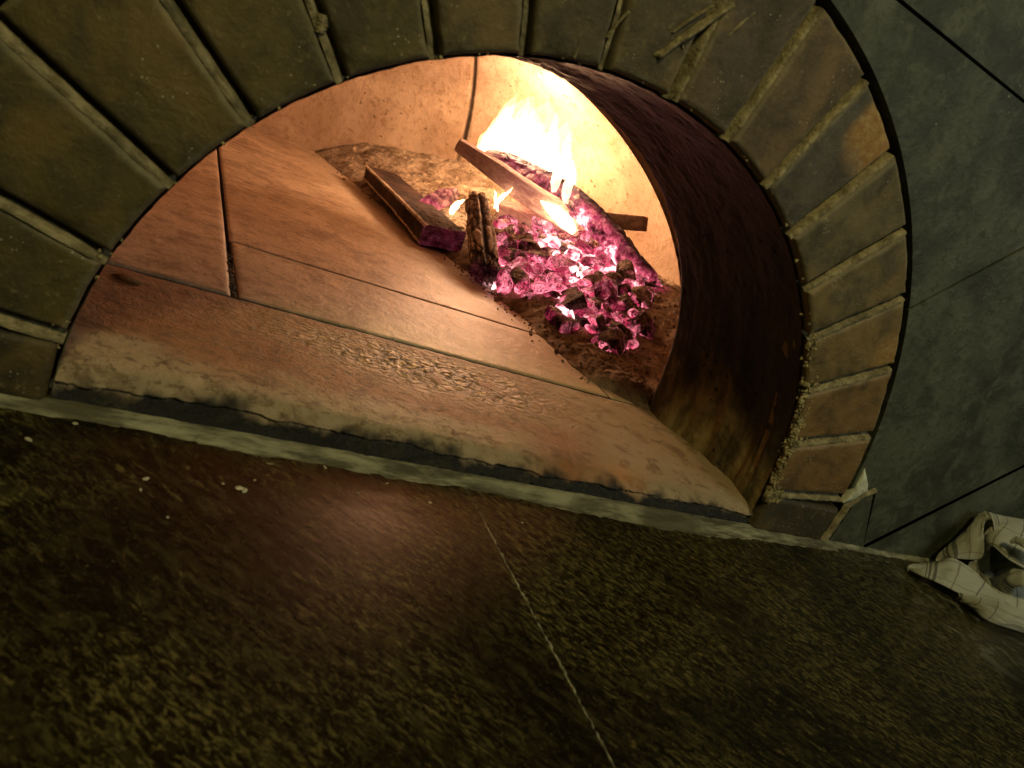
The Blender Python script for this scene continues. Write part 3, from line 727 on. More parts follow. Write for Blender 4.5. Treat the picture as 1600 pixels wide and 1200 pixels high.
# ================================================================== LOGS
def loft(path, sect, nL=150, nC=110, roll=None, disp=None, endcap=True):
    """path: list of (point, scale_w, scale_h); sect: outline polygon (unit); grown as one closed surface"""
    pts = np.array([p[0] for p in path], float); sw = np.array([p[1] for p in path]); sh = np.array([p[2] for p in path])
    k = np.linspace(0, len(path)-1, nL); kk = np.arange(len(path))
    C = np.stack([np.interp(k, kk, pts[:, i]) for i in range(3)], -1)
    if len(path) > 2:
        for _ in range(8): C[1:-1] = (C[:-2]+C[2:]+2*C[1:-1])/4
    W = np.interp(k, kk, sw); H = np.interp(k, kk, sh)
    Tn = np.gradient(C, axis=0); Tn /= np.linalg.norm(Tn, axis=1)[:, None]
    up = np.array([0, 0, 1.]); side = np.cross(Tn, up); side /= np.linalg.norm(side, axis=1)[:, None]; upv = np.cross(side, Tn)
    if roll is not None:
        r = np.radians(np.interp(k, kk, roll)) if hasattr(roll, '__len__') else np.full(nL, math.radians(roll))
        s2 = side*np.cos(r)[:, None]+upv*np.sin(r)[:, None]; upv = -side*np.sin(r)[:, None]+upv*np.cos(r)[:, None]; side = s2
    sect = np.array(sect, float); m = len(sect)
    per = np.linalg.norm(np.roll(sect, -1, 0)-sect, axis=1); cum = np.concatenate([[0], np.cumsum(per)]); tot = cum[-1]
    q = np.linspace(0, tot, nC, endpoint=False); sc = np.concatenate([sect, sect[:1]])
    S = np.stack([np.interp(q, cum, sc[:, 0]), np.interp(q, cum, sc[:, 1])], -1)
    for _ in range(2): S = (np.roll(S, 1, 0)+np.roll(S, -1, 0)+2*S)/4
    P = C[:, None, :]+side[:, None, :]*(S[None, :, 0]*W[:, None])[..., None]+upv[:, None, :]*(S[None, :, 1]*H[:, None])[..., None]
    out = P-C[:, None, :]; out /= np.linalg.norm(out, axis=-1)[..., None]+1e-9
    L = np.linspace(0, 1, nL)[:, None]*np.ones(nC)
    Lm = L*np.linalg.norm(pts[-1]-pts[0])
    ang = np.linspace(0, 1, nC, endpoint=False)[None, :]*np.ones((nL, 1))
    Q = np.stack([Lm, S[None, :, 0]*W[:, None], S[None, :, 1]*H[:, None]], -1)      # log space
    rid = np.zeros((nL, nC))
    if disp is not None:
        D, rid = disp(P, Q, L, ang); P = P+out*D[..., None]
    V = P.reshape(-1, 3); Fc = gfaces(nL, nC, wrap_v=True)
    rid = rid.ravel().tolist(); V = V.tolist(); Ls = L.ravel().tolist()
    # end caps as concentric rings
    for e, base in ((0, 0), (1, (nL-1)*nC)):
        ring = np.array(V[base:base+nC]); c = ring.mean(0); prev = base
        tdir = Tn[0]*-1 if e == 0 else Tn[-1]
        for s_ in (.93, .75, .5, .25, .06):
            st = len(V)
            pr = c+(ring-c)*s_
            rad = .0012*np.array([mn.noise(Vector((math.cos(i/nC*6.283)*9, math.sin(i/nC*6.283)*9, s_*1.0))) for i in range(nC)])
            pr = pr+tdir*(.0016*(1-s_)+rad*2.2)[:, None]
            V += pr.tolist(); rid += (.25+8*np.abs(rad)*30*.05).tolist() if False else [.35]*nC; Ls += [float(e)]*nC
            for j in range(nC):
                n_ = (j+1) % nC; q4 = (prev+j, prev+n_, st+n_, st+j); Fc.append(q4[::-1] if e == 1 and False else (q4 if e == 1 else q4[::-1]))
            prev = st
        V.append((c+tdir*.0016).tolist()); rid.append(.3); Ls.append(float(e))
        for j in range(nC):
            n_ = (j+1) % nC; Fc.append((prev+j, prev+n_, len(V)-1) if e == 1 else (prev+n_, prev+j, len(V)-1))
    return V, Fc, np.array(rid), np.array(Ls)
def recenter(o, p):
    p = Vector([float(x) for x in p]); o.data.transform(Matrix.Translation(-p)); o.location = p; return o
def alligator(sc=(38, 70, 70), amp=.0035, ash_amp=1.0):
    def f(P, Q, L, ang):
        Qs = Q*np.array(sc)+.85*np.stack([fbm(Q*25, 1, 2), fbm(Q*25+9, 1, 2), fbm(Q*25+20, 1, 2)], -1)
        f1, f2 = worley(Qs); e = np.clip((f2-f1)/.35, 0, 1)
        D = amp*(sst(0, 1, e)-.6)+.003*fbm(P, 20, 4)+.0012*fbm(P, 120, 3)
        return D, e*ash_amp*(.7+.6*fbm(P, 30, 3))
    return f
def grain(amp=.0012):
    def f(P, Q, L, ang):
        q = Q*np.array([9, 110, 110]); n = fbm(q, 1, 4); return amp*n+.002*fbm(P, 18, 3), .5+.5*n
    return f

mlogA = mat_char('charred_flat_wood', (.028, .017, .013), (.80, .66, .48), .70, True, (.075, .042, .03))
mlogB = mat_char('burning_bark', (.018, .013, .02), (.33, .25, .26), .45, True, (.06, .035, .055))
mlogC = mat_char('ashen_log', (.025, .016, .016), (.62, .49, .38), .95, True, (.10, .065, .05))
# 1 flat dark split log, left
zt = ZF+.055
def log_from_px(pA, zA, pB, zB): return at(*pA, 2, zA), at(*pB, 2, zB)
A0 = at(594, 276, 2, .056); A1 = at(692, 373, 2, .046)
def dispA(P, Q, L, ang):
    n = fbm(Q*np.array([10, 90, 90]), 1, 4)
    edge = np.exp(-((ang-.24)/.034)**2)+.8*np.exp(-((ang-.02)/.03)**2)
    tw = np.maximum(0, fbm(Q*np.array([120, 20, 20]), 1, 2))
    f1, f2 = worley(Q*np.array([60, 70, 70])); cr = sst(.12, 0, f2-f1)*sst(.55, .9, L)
    return .0012*n+.0024*fbm(P, 20, 3)-.0022*cr+edge*.0030*tw, edge*(1.0+.7*tw)+.25*n
sect = [(1, -1), (1, 1), (-1, 1), (-1, -1)]
V, Fc, rid, Ls = loft([(A0, .031, .013), ((A0+A1)/2+np.array([0, 0, .002]), .033, .0135), (A1, .035, .0165)], sect, 170, 160, -6, dispA)
heatA = sst(.97, 1.0, Ls)*.05
o = mesh_obj('firewood_log', V, Fc, mlogA, attrs={'ridge': rid, 'hotness': heatA}); recenter(o, (A0+A1)/2)
tag(o, 'flat dark split log with ash fringed edge, lying leftmost beside the embers', 'log', 'logs in the fire')
# 2 big burning log, right, from the flames down towards the right wall
LBP = [(762, 243, .90, .012), (790, 253, .86, .018), (825, 272, .82, .021), (860, 290, .77, .0225), (890, 309, .73, .023), (920, 334, .68, .023), (945, 360, .64, .0225), (980, 402, .58, .0215), (1010, 438, .53, .019), (1020, 450, .515, .014)]
BP = [(at(u, v, 1, y), w, w*.95) for u, v, y, w in LBP]; B0, B1 = BP[0][0], BP[-1][0]
def dispB(P, Q, L, ang):
    D, r = alligator((42, 75, 75), .0028)(P, Q, L, ang); return D, r
V, Fc, rid, Ls = loft(BP,
                      [(1, -.5), (1, .4), (.5, 1), (-.4, 1), (-1, .45), (-1, -.5), (-.4, -1), (.5, -1)], 230, 130, 10, dispB)
Va = np.array(V); kk_ = np.linspace(0, 1, len(BP)); bpz = np.array([q[0] for q in BP])
cz = np.interp(Ls, kk_, bpz[:, 2]); cw = np.interp(Ls, kk_, [q[1] for q in BP])
cxy = np.stack([np.interp(Ls, kk_, bpz[:, i]) for i in range(3)], -1); off_ = (Va-cxy)/cw[:, None]
under = sst(-.45, .55, off_@np.array([-.45, -.45, -.77]))
heatB = np.clip(under*(.25+.70*sst(.18, .55, Ls))+sst(.86, .98, Ls)*.6, 0, 1)
o = mesh_obj('firewood_log', V, Fc, mlogB, attrs={'ridge': rid, 'hotness': heatB}); recenter(o, (B0+B1)/2)
tag(o, 'long cracked black log under the flames, its near end glowing pink', 'log', 'logs in the fire')
# 3 grey plank rising to the left under the big log
C0 = at(716, 226, 1, .80); C1 = at(905, 352, 1, .70)
C1m = C0*.5+C1*.5
V, Fc, rid, Ls = loft([(C0, .005, .0115), (C0*.7+C1*.3, .0065, .0165), (C1m+np.array([0, 0, -.004]), .008, .019), (C1, .009, .020)], sect, 140, 90, -24, grain(.0009))
mplank = mat_wood('scorched_grey_wood', (.34, .24, .22), (.52, .38, .34), 1, True)
o = mesh_obj('firewood_plank', V, Fc, mplank, attrs={'hotness': sst(.25, .9, Ls)*.6}); recenter(o, C1m)
tag(o, 'smooth grey plank pointing up left, crossing under the burning log', 'plank', 'logs in the fire')
# 4 ash crusted log pointing at the viewer
D0 = at(757, 432, 1, .515)+np.array([0, 0, .004]); D1 = at(744, 308, 1, .70)
def dispD(P, Q, L, ang):
    D, r = alligator((26, 85, 85), .0026)(P, Q, L, ang)
    ch = np.exp(-((ang-.345-.03*fbm(P, 20, 2))/.042)**2)*sst(.1, .25, L)
    fan = sst(.25, .05, L)*.0035*np.sin(ang*6.283*16+3*fbm(P, 30, 2))
    return D-.0085*ch+fan, r*(1-ch)*.9+.3*(1-ch)*sst(.2, .3, L)-.3*sst(.2, .0, L)
V, Fc, rid, Ls = loft([(D0, .0215, .016), (D0*.8+D1*.2, .0215, .019), (D0*.4+D1*.6, .0205, .021), (D0*.1+D1*.9, .0175, .018), (D1, .012, .012)],
                      [(1, -.5), (1, .3), (.6, .9), (-.5, 1), (-1, .4), (-.9, -.5), (-.3, -1), (.5, -1)], 190, 130, 0, dispD)
heatD = .03*sst(.10, .0, Ls)
o = mesh_obj('firewood_log', V, Fc, mlogC, attrs={'ridge': np.clip(rid, 0, 1.2), 'hotness': heatD}); recenter(o, (D0+D1)/2)
tag(o, 'short ash crusted log leaning towards the viewer, left of the pink embers', 'log', 'logs in the fire')
# 5 pinkish half burnt chunk on top of the flat log
E0 = at(655, 325, 1, .80); E1 = at(712, 300, 1, .84)
V, Fc, rid, Ls = loft([(E0, .010, .010), (E0*.7+E1*.3, .019, .017), (E0*.3+E1*.7, .019, .016), (E1, .009, .009)], [(1, -.6), (.8, .6), (0, 1), (-.8, .6), (-1, -.6), (0, -1)], 90, 80, 20, alligator((60, 60, 60), .0022))
Va = np.array(V)
o = mesh_obj('firewood_chunk', V, Fc, mat_char('pink_ash_chunk', (.10, .06, .06), (.42, .27, .25), .8, True, (.20, .11, .11)), attrs={'ridge': rid, 'hotness': np.clip(.25+.5*sst(.004, -.014, Va[:, 2]-(E0[2]+E1[2])/2), 0, .8)})
recenter(o, (E0+E1)/2); tag(o, 'oval pink edged wood chunk resting on the flat dark log', 'log', 'logs in the fire')
# 6 pale plank lying behind the embers
G0 = at(780, 328, 1, .80); G1 = at(925, 376, 1, .72)
V, Fc, rid, Ls = loft([(G0, .010, .018), ((G0+G1)/2, .011, .020), (G1, .010, .016)], sect, 140, 90, -30, grain(.0011))
mpale = mat_wood('glowing_pale_wood', (.34, .19, .15), (.52, .33, .25), 1, True)
o = mesh_obj('firewood_plank', V, Fc, mpale, attrs={'hotness': .35+.4*Ls}); recenter(o, (G0+G1)/2)
tag(o, 'pale orange plank lying on the embers beneath the grey plank', 'plank', 'logs in the fire')
# 7 squared brown billet at the far right against the chamber wall
H0 = at(962, 346, 1, .66); H1 = at(1008, 350, 1, .62)
V, Fc, rid, Ls = loft([(H0+(H0-H1)*.7, .013, .014), (H0, .013, .013), (H1, .012, .012)], sect, 80, 70, 0, grain(.0008))
o = mesh_obj('firewood_billet', V, Fc, mat_wood('brown_wood', (.15, .085, .05), (.26, .155, .09)), None); recenter(o, H1)
tag(o, 'short brown billet sticking out behind the burning log at the right', 'log', 'logs in the fire')
# ================================================================== EMBERS
def chunk_mesh(name, size, seed, elong=(1.3, 1, .8), cuts=9):
    r = np.random.default_rng(seed); bm = bmesh.new(); bmesh.ops.create_icosphere(bm, subdivisions=4, radius=1)
    V = np.array([v.co[:] for v in bm.verts]); V = V/(np.abs(V).max(1)[:, None]**.62)*.92
    for _ in range(cuts):
        n = r.normal(size=3); n /= np.linalg.norm(n); d = r.uniform(.5, .95)
        s = V@n; V = V-np.where(s > d, s-d, 0)[:, None]*n*.97
    V = V*np.array(elong)
    f1, f2 = worley(V*3.2+seed); V = V*(1+.022*(np.clip((f2-f1)/.3, 0, 1)[:, None]-.5)*2)*(1+.045*fbm(V+seed, 3.5, 5)[:, None])
    for v_, c in zip(bm.verts, V*size): v_.co = c
    me = bpy.data.meshes.new(name); bm.to_mesh(me); bm.free()
    me.polygons.foreach_set('use_smooth', [True]*len(me.polygons)); return me
meE = [mat_ember('ember_dark', .55, .2, 1.0), mat_ember('ember_pink', 1.2, .62, .95), mat_ember('ember_hot', 1.4, 1.2, .6)]
protos = []
for i in range(14):
    el = (random.uniform(1.0, 1.75), random.uniform(.75, 1), random.uniform(.40, .75))
    protos.append(chunk_mesh('ember', 1.0, 31+i, el, random.randint(7, 12)))
pm = {}
def proto(i, mi):
    if (i, mi) not in pm:
        me = protos[i].copy(); me.materials.clear(); me.materials.append(meE[mi]); 
        pm[(i, mi)] = me
    return pm[(i, mi)]
def ember(p, size, mi, label, i=None, rot=None, group='glowing embers in the fire bed', cat='ember', name='ember'):
    i = random.randrange(14) if i is None else i
    key = (i, mi, round(size, 4))
    me = proto(i, mi)
    o = bpy.data.objects.new(name, me); COL.objects.link(o); o.location = [float(x) for x in p]
    # texture space is object space: bake the size into a per-size copy so that detail keeps its real scale
    m2 = pm.get(key)
    if m2 is None:
        m2 = me.copy(); m2.transform(Matrix.Scale(size, 4)); pm[key] = m2
    o.data = m2; o.rotation_euler = rot or (random.gauss(0, .45), random.gauss(0, .45), random.uniform(0, 6.28))
    tag(o, label, cat, group); return o
POLY = [(778, 352), (800, 335), (880, 345), (935, 385), (1000, 440), (1024, 450), (1020, 475), (985, 490), (1012, 505), (990, 535), (970, 556), (935, 540), (905, 515), (872, 505), (860, 480), (835, 470), (778, 455), (770, 425), (780, 400), (775, 380)]
def inside(u, v):
    c = False; n = len(POLY)
    for i in range(n):
        (x1, y1), (x2, y2) = POLY[i], POLY[(i+1) % n]
        if (y1 > v) != (y2 > v) and u < (x2-x1)*(v-y1)/(y2-y1)+x1: c = not c
    return c
LB = {0: 'dark charcoal lump with dull pink cracks among the glowing embers', 1: 'pink glowing charcoal ember heaped below the burning log', 2: 'white hot pink ember at the heart of the ember heap'}
GR = {0: 'dark charcoal lumps in the ember heap', 1: 'pink glowing embers', 2: 'white hot embers'}
HOT = [(965, 460, 16), (890, 495, 15), (905, 412, 22), (782, 435, 14), (975, 425, 16), (850, 375, 24), (940, 430, 16), (870, 400, 14)]
pts = []
tries = 0
while len(pts) < 165 and tries < 9000:
    tries += 1
    u, v = random.uniform(765, 1028), random.uniform(330, 560)
    if not inside(u, v): continue
    mind = 8.5 if len(pts) < 110 else 5.5
    if any(math.hypot(u-a_, v-b_) < mind for a_, b_ in pts): continue
    pts.append((u, v))
    p = hit_ash(u, v, .004)
    hot = any(math.hypot(u-a_, v-b_) < r_ for a_, b_, r_ in HOT)
    mi = 2 if hot and random.random() < .75 else (0 if random.random() < .30+.22*(v > 470) else 1)
    size = random.choice([.009, .011, .014, .017, .020]) if len(pts) > 34 else random.choice([.020, .023, .027])
    if mi == 2: size = min(size, .015)
    ember(p+np.array([0, 0, size*.15]), size, mi, LB[mi], group=GR[mi])
# a few one can point to
ember(hit_ash(815, 440, .014), .027, 0, 'largest dark red charcoal block just right of the ash crusted log', i=2, rot=(.2, .3, .6))
ember(hit_ash(962, 440, .012), .016, 0, 'black cube of charcoal with bright crackle lines above the white hot spot', i=5, rot=(.5, .1, .3))
ember(hit_ash(958, 535, .012), .024, 0, 'lowest lump of half dead charcoal, nearest the oven mouth', i=8, rot=(.3, -.5, 1.2))
ember(hit_ash(1000, 500, .008), .017, 1, 'round pink ember beside the ash at the right chamber wall', i=9, rot=(.4, .2, .2))
ember(hit_ash(838, 402, .012), .021, 0, 'dark ridged charcoal piece near the middle of the heap', i=11, rot=(.6, .2, 2.2))
ember(hit_ash(810, 405, .012), .019, 0, 'dark charcoal piece with grey top between ash log and heap', i=3, rot=(.1, .2, 1.2))

# ================================================================== FLAMES
fire = empty('fire', tuple(float(x) for x in at(830, 280, 1, .78))); tag(fire, 'bright yellow white flames leaping from the top of the burning log', 'fire')
MFl = mat_flame(42, (1, .66, .34)); MFo = mat_flame(6.0, (1, .52, .20)); MFo.name = 'flame_fringe'
def tongue(pts, wid, seed, flat=.55, mat=None):
    """pts: list of world points from base to tip"""
    pts = np.array(pts); nL, nC = 46, 24
    k = np.linspace(0, len(pts)-1, nL); C = np.stack([np.interp(k, np.arange(len(pts)), pts[:, i]) for i in range(3)], -1)
    for _ in range(10): C[1:-1] = (C[:-2]+C[2:]+2*C[1:-1])/4
    t = np.linspace(0, 1, nL)
    R = wid*(np.sin(np.clip(t*1.25+.18, 0, 1)*math.pi/2)*(1-t)**.75*1.25+.01)
    C = C+np.stack([.010*fbm(np.stack([t*3, t*0+seed, t*0], -1), 1, 3)*t, t*0, t*0], -1)
    view = np.array([.46, .82, -.2]); view /= np.linalg.norm(view)
    Tn = np.gradient(C, axis=0); Tn /= np.linalg.norm(Tn, axis=1)[:, None]
    sd = np.cross(Tn, np.array([.3, 1, 0.])); sd /= np.linalg.norm(sd, axis=1)[:, None]; dp = np.cross(sd, Tn)
    an = np.linspace(0, 2*math.pi, nC, endpoint=False)
    P = C[:, None]+sd[:, None]*(np.cos(an)[None, :]*R[:, None])[..., None]+dp[:, None]*(np.sin(an)[None, :]*R[:, None]*flat)[..., None]
    n = fbm(P+seed, 28, 3); P = P+((P-C[:, None])*(.55*n)[..., None])
    V = P.reshape(-1, 3).tolist(); Fc = gfaces(nL, nC, wrap_v=True)
    V.append(C[0].tolist()); b = len(V)-1
    Fc += [((j+1) % nC, j, b) for j in range(nC)]
    V.append(C[-1].tolist()); e = len(V)-1; o0 = (nL-1)*nC
    Fc += [(o0+j, o0+(j+1) % nC, e) for j in range(nC)]
    ctr = Vector(fire.location)
    o = mesh_obj('flame_tongue', [tuple(np.array(q)-np.array(ctr)) for q in V], Fc, mat or MFl, fire); return o
def fpt(u, v, y): return at(u, v, 1, y)
TG = [([(768, 252), (764, 225), (785, 195), (803, 165)], .84, .024), ([(800, 262), (795, 230), (812, 200), (822, 172)], .83, .026), ([(780, 250), (775, 235), (772, 215), (778, 196)], .83, .022),
      ([(825, 270), (828, 240), (838, 212), (833, 182)], .80, .026), ([(850, 285), (852, 255), (862, 235), (868, 196)], .79, .021), ([(872, 300), (876, 275), (884, 255), (889, 225)], .77, .017),
      ([(885, 315), (890, 295), (896, 275), (893, 250)], .76, .013), ([(812, 262), (822, 245), (848, 235), (858, 215)], .81, .022), ([(748, 248), (750, 235), (757, 220), (768, 205)], .84, .010),
      ([(860, 290), (862, 275), (868, 262), (873, 250)], .775, .020), ([(790, 250), (800, 235), (808, 222), (815, 205)], .82, .024),
      ([(900, 362), (880, 342), (862, 328), (846, 314)], .70, .020), ([(902, 366), (884, 350), (872, 338), (858, 330)], .69, .015), ([(884, 318), (886, 300), (892, 282), (889, 262)], .69, .013), ([(866, 300), (868, 280), (876, 262), (872, 240)], .71, .014), ([(772, 325), (780, 312), (792, 302), (802, 293)], .74, .005), ([(778, 330), (776, 318), (774, 308), (773, 298)], .74, .004),
      ([(705, 335), (709, 325), (716, 318), (726, 312)], .78, .008)]
for i, (pp, y, w) in enumerate(TG):
    d = .055 if i < 11 else 0
    tongue([fpt(u, v, y+d) for u, v in pp], w*.85, i*2.7)
    if i < 11:      # the thin orange fringe round each hot core
        (u3, v3), (u2, v2) = pp[-1], pp[-2]
        tongue([fpt(u, v, y+d+.004) for u, v in pp[:-1]]+[fpt(u3+(u3-u2)*.35, v3+(v3-v2)*.55, y+d+.004)], w*1.25, i*2.7+.4, .8, MFo)
for i, (pp, y, w) in enumerate([([(775, 250), (790, 215), (815, 180), (832, 150)], .88, .045), ([(820, 270), (835, 230), (850, 190), (858, 158)], .86, .048), ([(850, 285), (868, 250), (880, 220), (886, 190)], .83, .036)]):
    tongue([fpt(u, v, y) for u, v in pp], w, i*5.1+40, .9, MFo)

# ================================================================== TOWEL
def towel():
    """a crumpled cloth: folds of one sheet, every fold lofted between two edges, with its own bulge and wrinkles"""
    def W(p):
        cx, cy, k, val = p; u, v = 1318+cx/4.27, 750+cy/4.27
        return at(u, v, 1 if k == 'y' else 2, val)
    folds = [
        # flap lying towards the left tip
        ([(418, 583, 'z', .003), (500, 572, 'y', -.024), (635, 545, 'y', -.026), (730, 514, 'y', -.030), (850, 590, 'y', -.040), (950, 690, 'y', -.052), (1040, 800, 'y', -.066)],
         [(422, 594, 'z', .0015), (500, 632, 'z', .006), (600, 672, 'z', .009), (690, 715, 'z', .010), (770, 757, 'z', .010), (900, 790, 'z', .012), (1080, 836, 'z', .016)], .0035, (0, 0, 1, .9)),
        # raised fold leaning on the wall
        ([(630, 542, 'y', -.012), (740, 420, 'y', -.010), (850, 300, 'y', -.008), (905, 225, 'y', -.008), (950, 204, 'y', -.012), (972, 236, 'y', -.018)],
         [(640, 552, 'y', -.014), (735, 520, 'y', -.026), (800, 528, 'y', -.030), (850, 530, 'y', -.034), (890, 530, 'y', -.034), (905, 526, 'y', -.034)], .0050, (.15, .1, .75, .8)),
        # dark inner turn of that fold
        ([(940, 222, 'y', -.006), (972, 236, 'y', -.004), (1010, 260, 'y', -.008)], [(880, 540, 'y', -.020), (915, 545, 'y', -.012), (985, 440, 'y', -.022)], -.0040, (.3, .2, .2, .5)),
        # broad right fold
        ([(966, 214, 'y', -.016), (1060, 240, 'y', -.014), (1204, 264, 'y', -.016), (1400, 300, 'y', -.022), (1600, 380, 'y', -.030)],
         [(930, 520, 'y', -.030), (985, 428, 'y', -.038), (1110, 540, 'y', -.060), (1400, 690, 'y', -.080), (1640, 760, 'y', -.090)], .0080, (.2, .3, 1.3, .9)),
        # second roll hanging over the broad one
        ([(1130, 392, 'y', -.052), (1204, 420, 'y', -.060), (1400, 500, 'y', -.075)], [(1150, 415, 'y', -.056), (1204, 455, 'y', -.068), (1400, 590, 'y', -.085)], .0050, (.5, .4, .4, .3)),
        # recess between flap and right fold
        ([(845, 545, 'y', -.030), (905, 520, 'y', -.026), (985, 428, 'y', -.026)], [(860, 610, 'y', -.040), (940, 700, 'y', -.040), (1000, 720, 'y', -.036)], -.0045, (.6, .1, .5, .4)),
        ([(905, 690, 'y', -.048), (990, 640, 'y', -.034), (1060, 600, 'y', -.036), (1204, 560, 'y', -.03)], [(1035, 802, 'y', -.062), (1080, 830, 'y', -.060), (1204, 880, 'y', -.058), (1400, 930, 'y', -.07)], -.0100, (.1, .1, .8, .6)),
        # curled loop at the right
        ([(1022, 655, 'y', -.052), (1060, 625, 'y', -.056), (1120, 590, 'y', -.060), (1204, 612, 'y', -.066), (1400, 700, 'y', -.08)],
         [(1095, 832, 'y', -.062), (1120, 770, 'y', -.068), (1145, 712, 'y', -.074), (1204, 706, 'y', -.082), (1400, 790, 'y', -.095)], .0065, (.0, .5, .7, .6)),
        # bottom roll on the counter
        ([(768, 750, 'z', .012), (900, 778, 'z', .018), (1000, 800, 'z', .021), (1110, 836, 'z', .024), (1204, 868, 'z', .024), (1400, 940, 'z', .024)],
         [(790, 770, 'z', .007), (850, 850, 'z', .004), (930, 925, 'z', .003), (1000, 958, 'z', .003), (1204, 1020, 'z', .003), (1400, 1080, 'z', .003)], .0050, (.3, .6, 1.1, .5)),
        ([(860, 560, 'y', -.010), (1000, 560, 'y', -.010), (1204, 520, 'y', -.012), (1400, 560, 'y', -.014)], [(960, 740, 'z', .010), (1050, 800, 'z', .010), (1204, 900, 'z', .010), (1400, 960, 'z', .010)], .003, (.3, .5, .9, .5)),
        # underside tucked in
        ([(1100, 850, 'y', -.060), (1204, 760, 'y', -.062), (1400, 820, 'y', -.07)], [(1120, 880, 'z', .004), (1204, 930, 'z', .004), (1400, 1000, 'z', .004)], -.004, (.2, .1, .6, .3)),
    ]
    allv, allf, alluv = [], [], []
    for n_, (top, bot, bul, (u0, v0, du, dv)) in enumerate(folds):
        nu, nv = 70, 34
        def res(L):
            L = np.array([W(p) for p in L]); k = np.linspace(0, len(L)-1, nu); C = np.stack([np.interp(k, np.arange(len(L)), L[:, i]) for i in range(3)], -1)
            for _ in range(14): C[1:-1] = (C[:-2]+C[2:]+2*C[1:-1])/4
            return C
        A, B = res(top), res(bot); t = np.linspace(0, 1, nv)[None, :]; G = A[:, None]*(1-t)[..., None]+B[:, None]*t[..., None]
        U = np.linspace(0, 1, nu)[:, None]*np.ones(nv); T = t*np.ones((nu, 1))
        Nn = np.cross(np.gradient(G, axis=0), np.gradient(G, axis=1)); Nn /= np.linalg.norm(Nn, axis=-1)[..., None]+1e-9
        tc = CAM-G; sg = np.sign((Nn*tc).sum(-1).mean()); Nn = Nn*sg
        env = np.sin(np.pi*np.clip(T, 0, 1))**.8
        wr = bul*env+env**.5*(.0022*fbm(np.stack([U*4+T*1.5+n_*7, T*2.5-U, U*0+n_], -1), 1, 3, True)+.0008*fbm(np.stack([U*12+n_, T*8+U*5, U*0+4], -1), 1, 3))
        G = G+Nn*wr[..., None]; G[..., 2] = np.maximum(G[..., 2], .0012); G[..., 1] = np.minimum(G[..., 1], -.003)
        off = len(allv); allv += G.reshape(-1, 3).tolist(); allf += gfaces(nu, nv, off=off); alluv += np.stack([u0+U*du, v0+T*dv], -1).reshape(-1, 2).tolist()
    me = bpy.data.meshes.new('dish_towel'); me.from_pydata(allv, [], allf)
    me.polygons.foreach_set('use_smooth', [True]*len(me.polygons)); me.materials.append(mat_cloth())
    uvl = me.uv_layers.new(name='uv')
    for lp in me.loops: uvl.data[lp.index].uv = alluv[lp.vertex_index]
    o = bpy.data.objects.new('dish_towel', me); COL.objects.link(o)
    m = o.modifiers.new('thick', 'SOLIDIFY'); m.thickness = .0011; m.offset = 0
    return o
tw = towel(); tag(tw, 'crumpled white dish towel with grey check stripes on the counter at the right', 'towel')

# ================================================================== crumbs
mcr = mat_plain('pale_crumb', (.40, .38, .28), (.62, .6, .46), 300)
CR = [((373, 762), .0020, 'counter'), ((382, 766), .0020, 'counter'), ((228, 748), .0020, 'counter'), ((220, 765), .0010, 'counter'), ((118, 662), .0020, 'counter'), ((43, 686), .0022, 'counter'), ((348, 756), .0012, 'counter'),
      ((262, 808), .0011, 'counter'), ((508, 730), .0016, 'counter'), ((398, 750), .0010, 'counter'), ((605, 755), .0010, 'counter'), ((672, 785), .0012, 'counter'), ((816, 817), .0010, 'counter'), ((560, 770), .0009, 'counter')]
for (uv, s, _) in CR:
    V = IV*(1+.25*rng.normal(size=(len(IV), 1)).clip(-1, 1))*s*np.array([rng.uniform(.8, 1.5), rng.uniform(.5, .9), .35])
    o = mesh_obj('crumb', V, IF, mcr, smooth=False); p = at(*uv, 2, s*.25); o.location = p; o.rotation_euler = (0, 0, rng.uniform(0, 3))
    tag(o, 'tiny pale crumb on the dark counter in front of the oven', 'crumb', 'crumbs on the counter')
V = IV*(1+.3*rng.normal(size=(len(IV), 1)).clip(-1, 1))*np.array([.010, .004, .003])
o = mesh_obj('clay_chip', V, IF, mat_plain('orange_clay', (.30, .12, .04), (.42, .2, .08), 150)); o.location = at(200, 434, 2, ZF+.002); o.rotation_euler = (0, 0, -.2)
tag(o, 'orange chip of clay at the left end of the threshold', 'chip')
for (uv, s) in (((333, 325), .002), ((347, 350), .0018), ((718, 438), .002), ((545, 297), .003), ((302, 281), .002)):
    pass

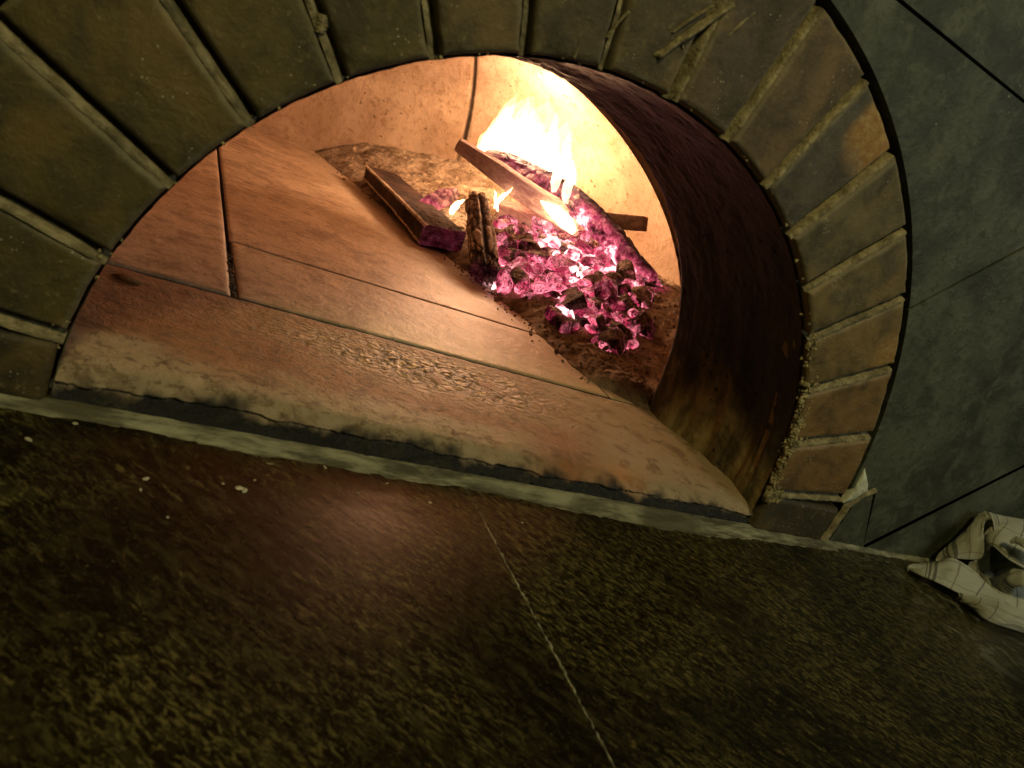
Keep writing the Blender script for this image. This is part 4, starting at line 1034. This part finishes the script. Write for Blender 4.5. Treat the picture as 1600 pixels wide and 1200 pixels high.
# ================================================================== LIGHT
W_ = bpy.data.worlds.new('World'); SC.world = W_; W_.use_nodes = True
bg = W_.node_tree.nodes['Background']; bg.inputs[0].default_value = (.62, .57, .22, 1); bg.inputs[1].default_value = .035
def area(name, loc, target, size, power, col):
    l = bpy.data.lights.new(name, 'AREA'); l.size = size; l.energy = power; l.color = col
    o = bpy.data.objects.new(name, l); COL.objects.link(o); o.location = loc
    d = Vector(target)-Vector(loc); o.rotation_euler = d.to_track_quat('-Z', 'Y').to_euler(); return o
area('kitchen_lamp', (-.28, -.92, 1.25), (0.0, 0, .15), .20, 7.6, (1, .85, .36))
area('window_light', (1.15, -1.25, .95), (.5, 0, .2), .60, 4.4, (.90, 1.0, .88))
def point(name, loc, power, rad, col):
    l = bpy.data.lights.new(name, 'POINT'); l.energy = power; l.shadow_soft_size = rad; l.color = col
    o = bpy.data.objects.new(name, l); COL.objects.link(o); o.location = [float(x) for x in loc]; return o
point('flame_light', at(812, 208, 1, .85), 3.9, .022, (1, .55, .31))
point('flame_light', at(848, 150, 1, .85), 1.6, .030, (1, .58, .32))
point('flame_light', at(868, 265, 1, .80), 1.2, .015, (1, .48, .26))

# ================================================================== CAMERA
cam = bpy.data.cameras.new('camera'); co = bpy.data.objects.new('camera', cam); COL.objects.link(co)
cam.sensor_width = 36; cam.sensor_fit = 'HORIZONTAL'; cam.lens = F/1600*36; cam.clip_start = .01; cam.clip_end = 50
Rm = Matrix([[ROT[0][i], -ROT[1][i], -ROT[2][i]] for i in range(3)]).to_4x4()
co.matrix_world = Matrix.Translation(Vector(CAM.tolist())) @ Rm
cam.dof.use_dof = True; cam.dof.focus_distance = .95; cam.dof.aperture_fstop = 15
SC.camera = co
SC.view_settings.view_transform = 'Standard'; SC.view_settings.look = 'None'; SC.view_settings.exposure = .15; SC.view_settings.gamma = 1
c = SC.cycles; c.use_denoising = True; c.max_bounces = 6; c.diffuse_bounces = 4; c.glossy_bounces = 4; c.volume_bounces = 0; c.transparent_max_bounces = 12
c.sample_clamp_indirect = 3; c.caustics_reflective = False; c.caustics_refractive = False
try: c.volume_step_rate = 1.0; c.volume_max_steps = 128
except Exception: pass
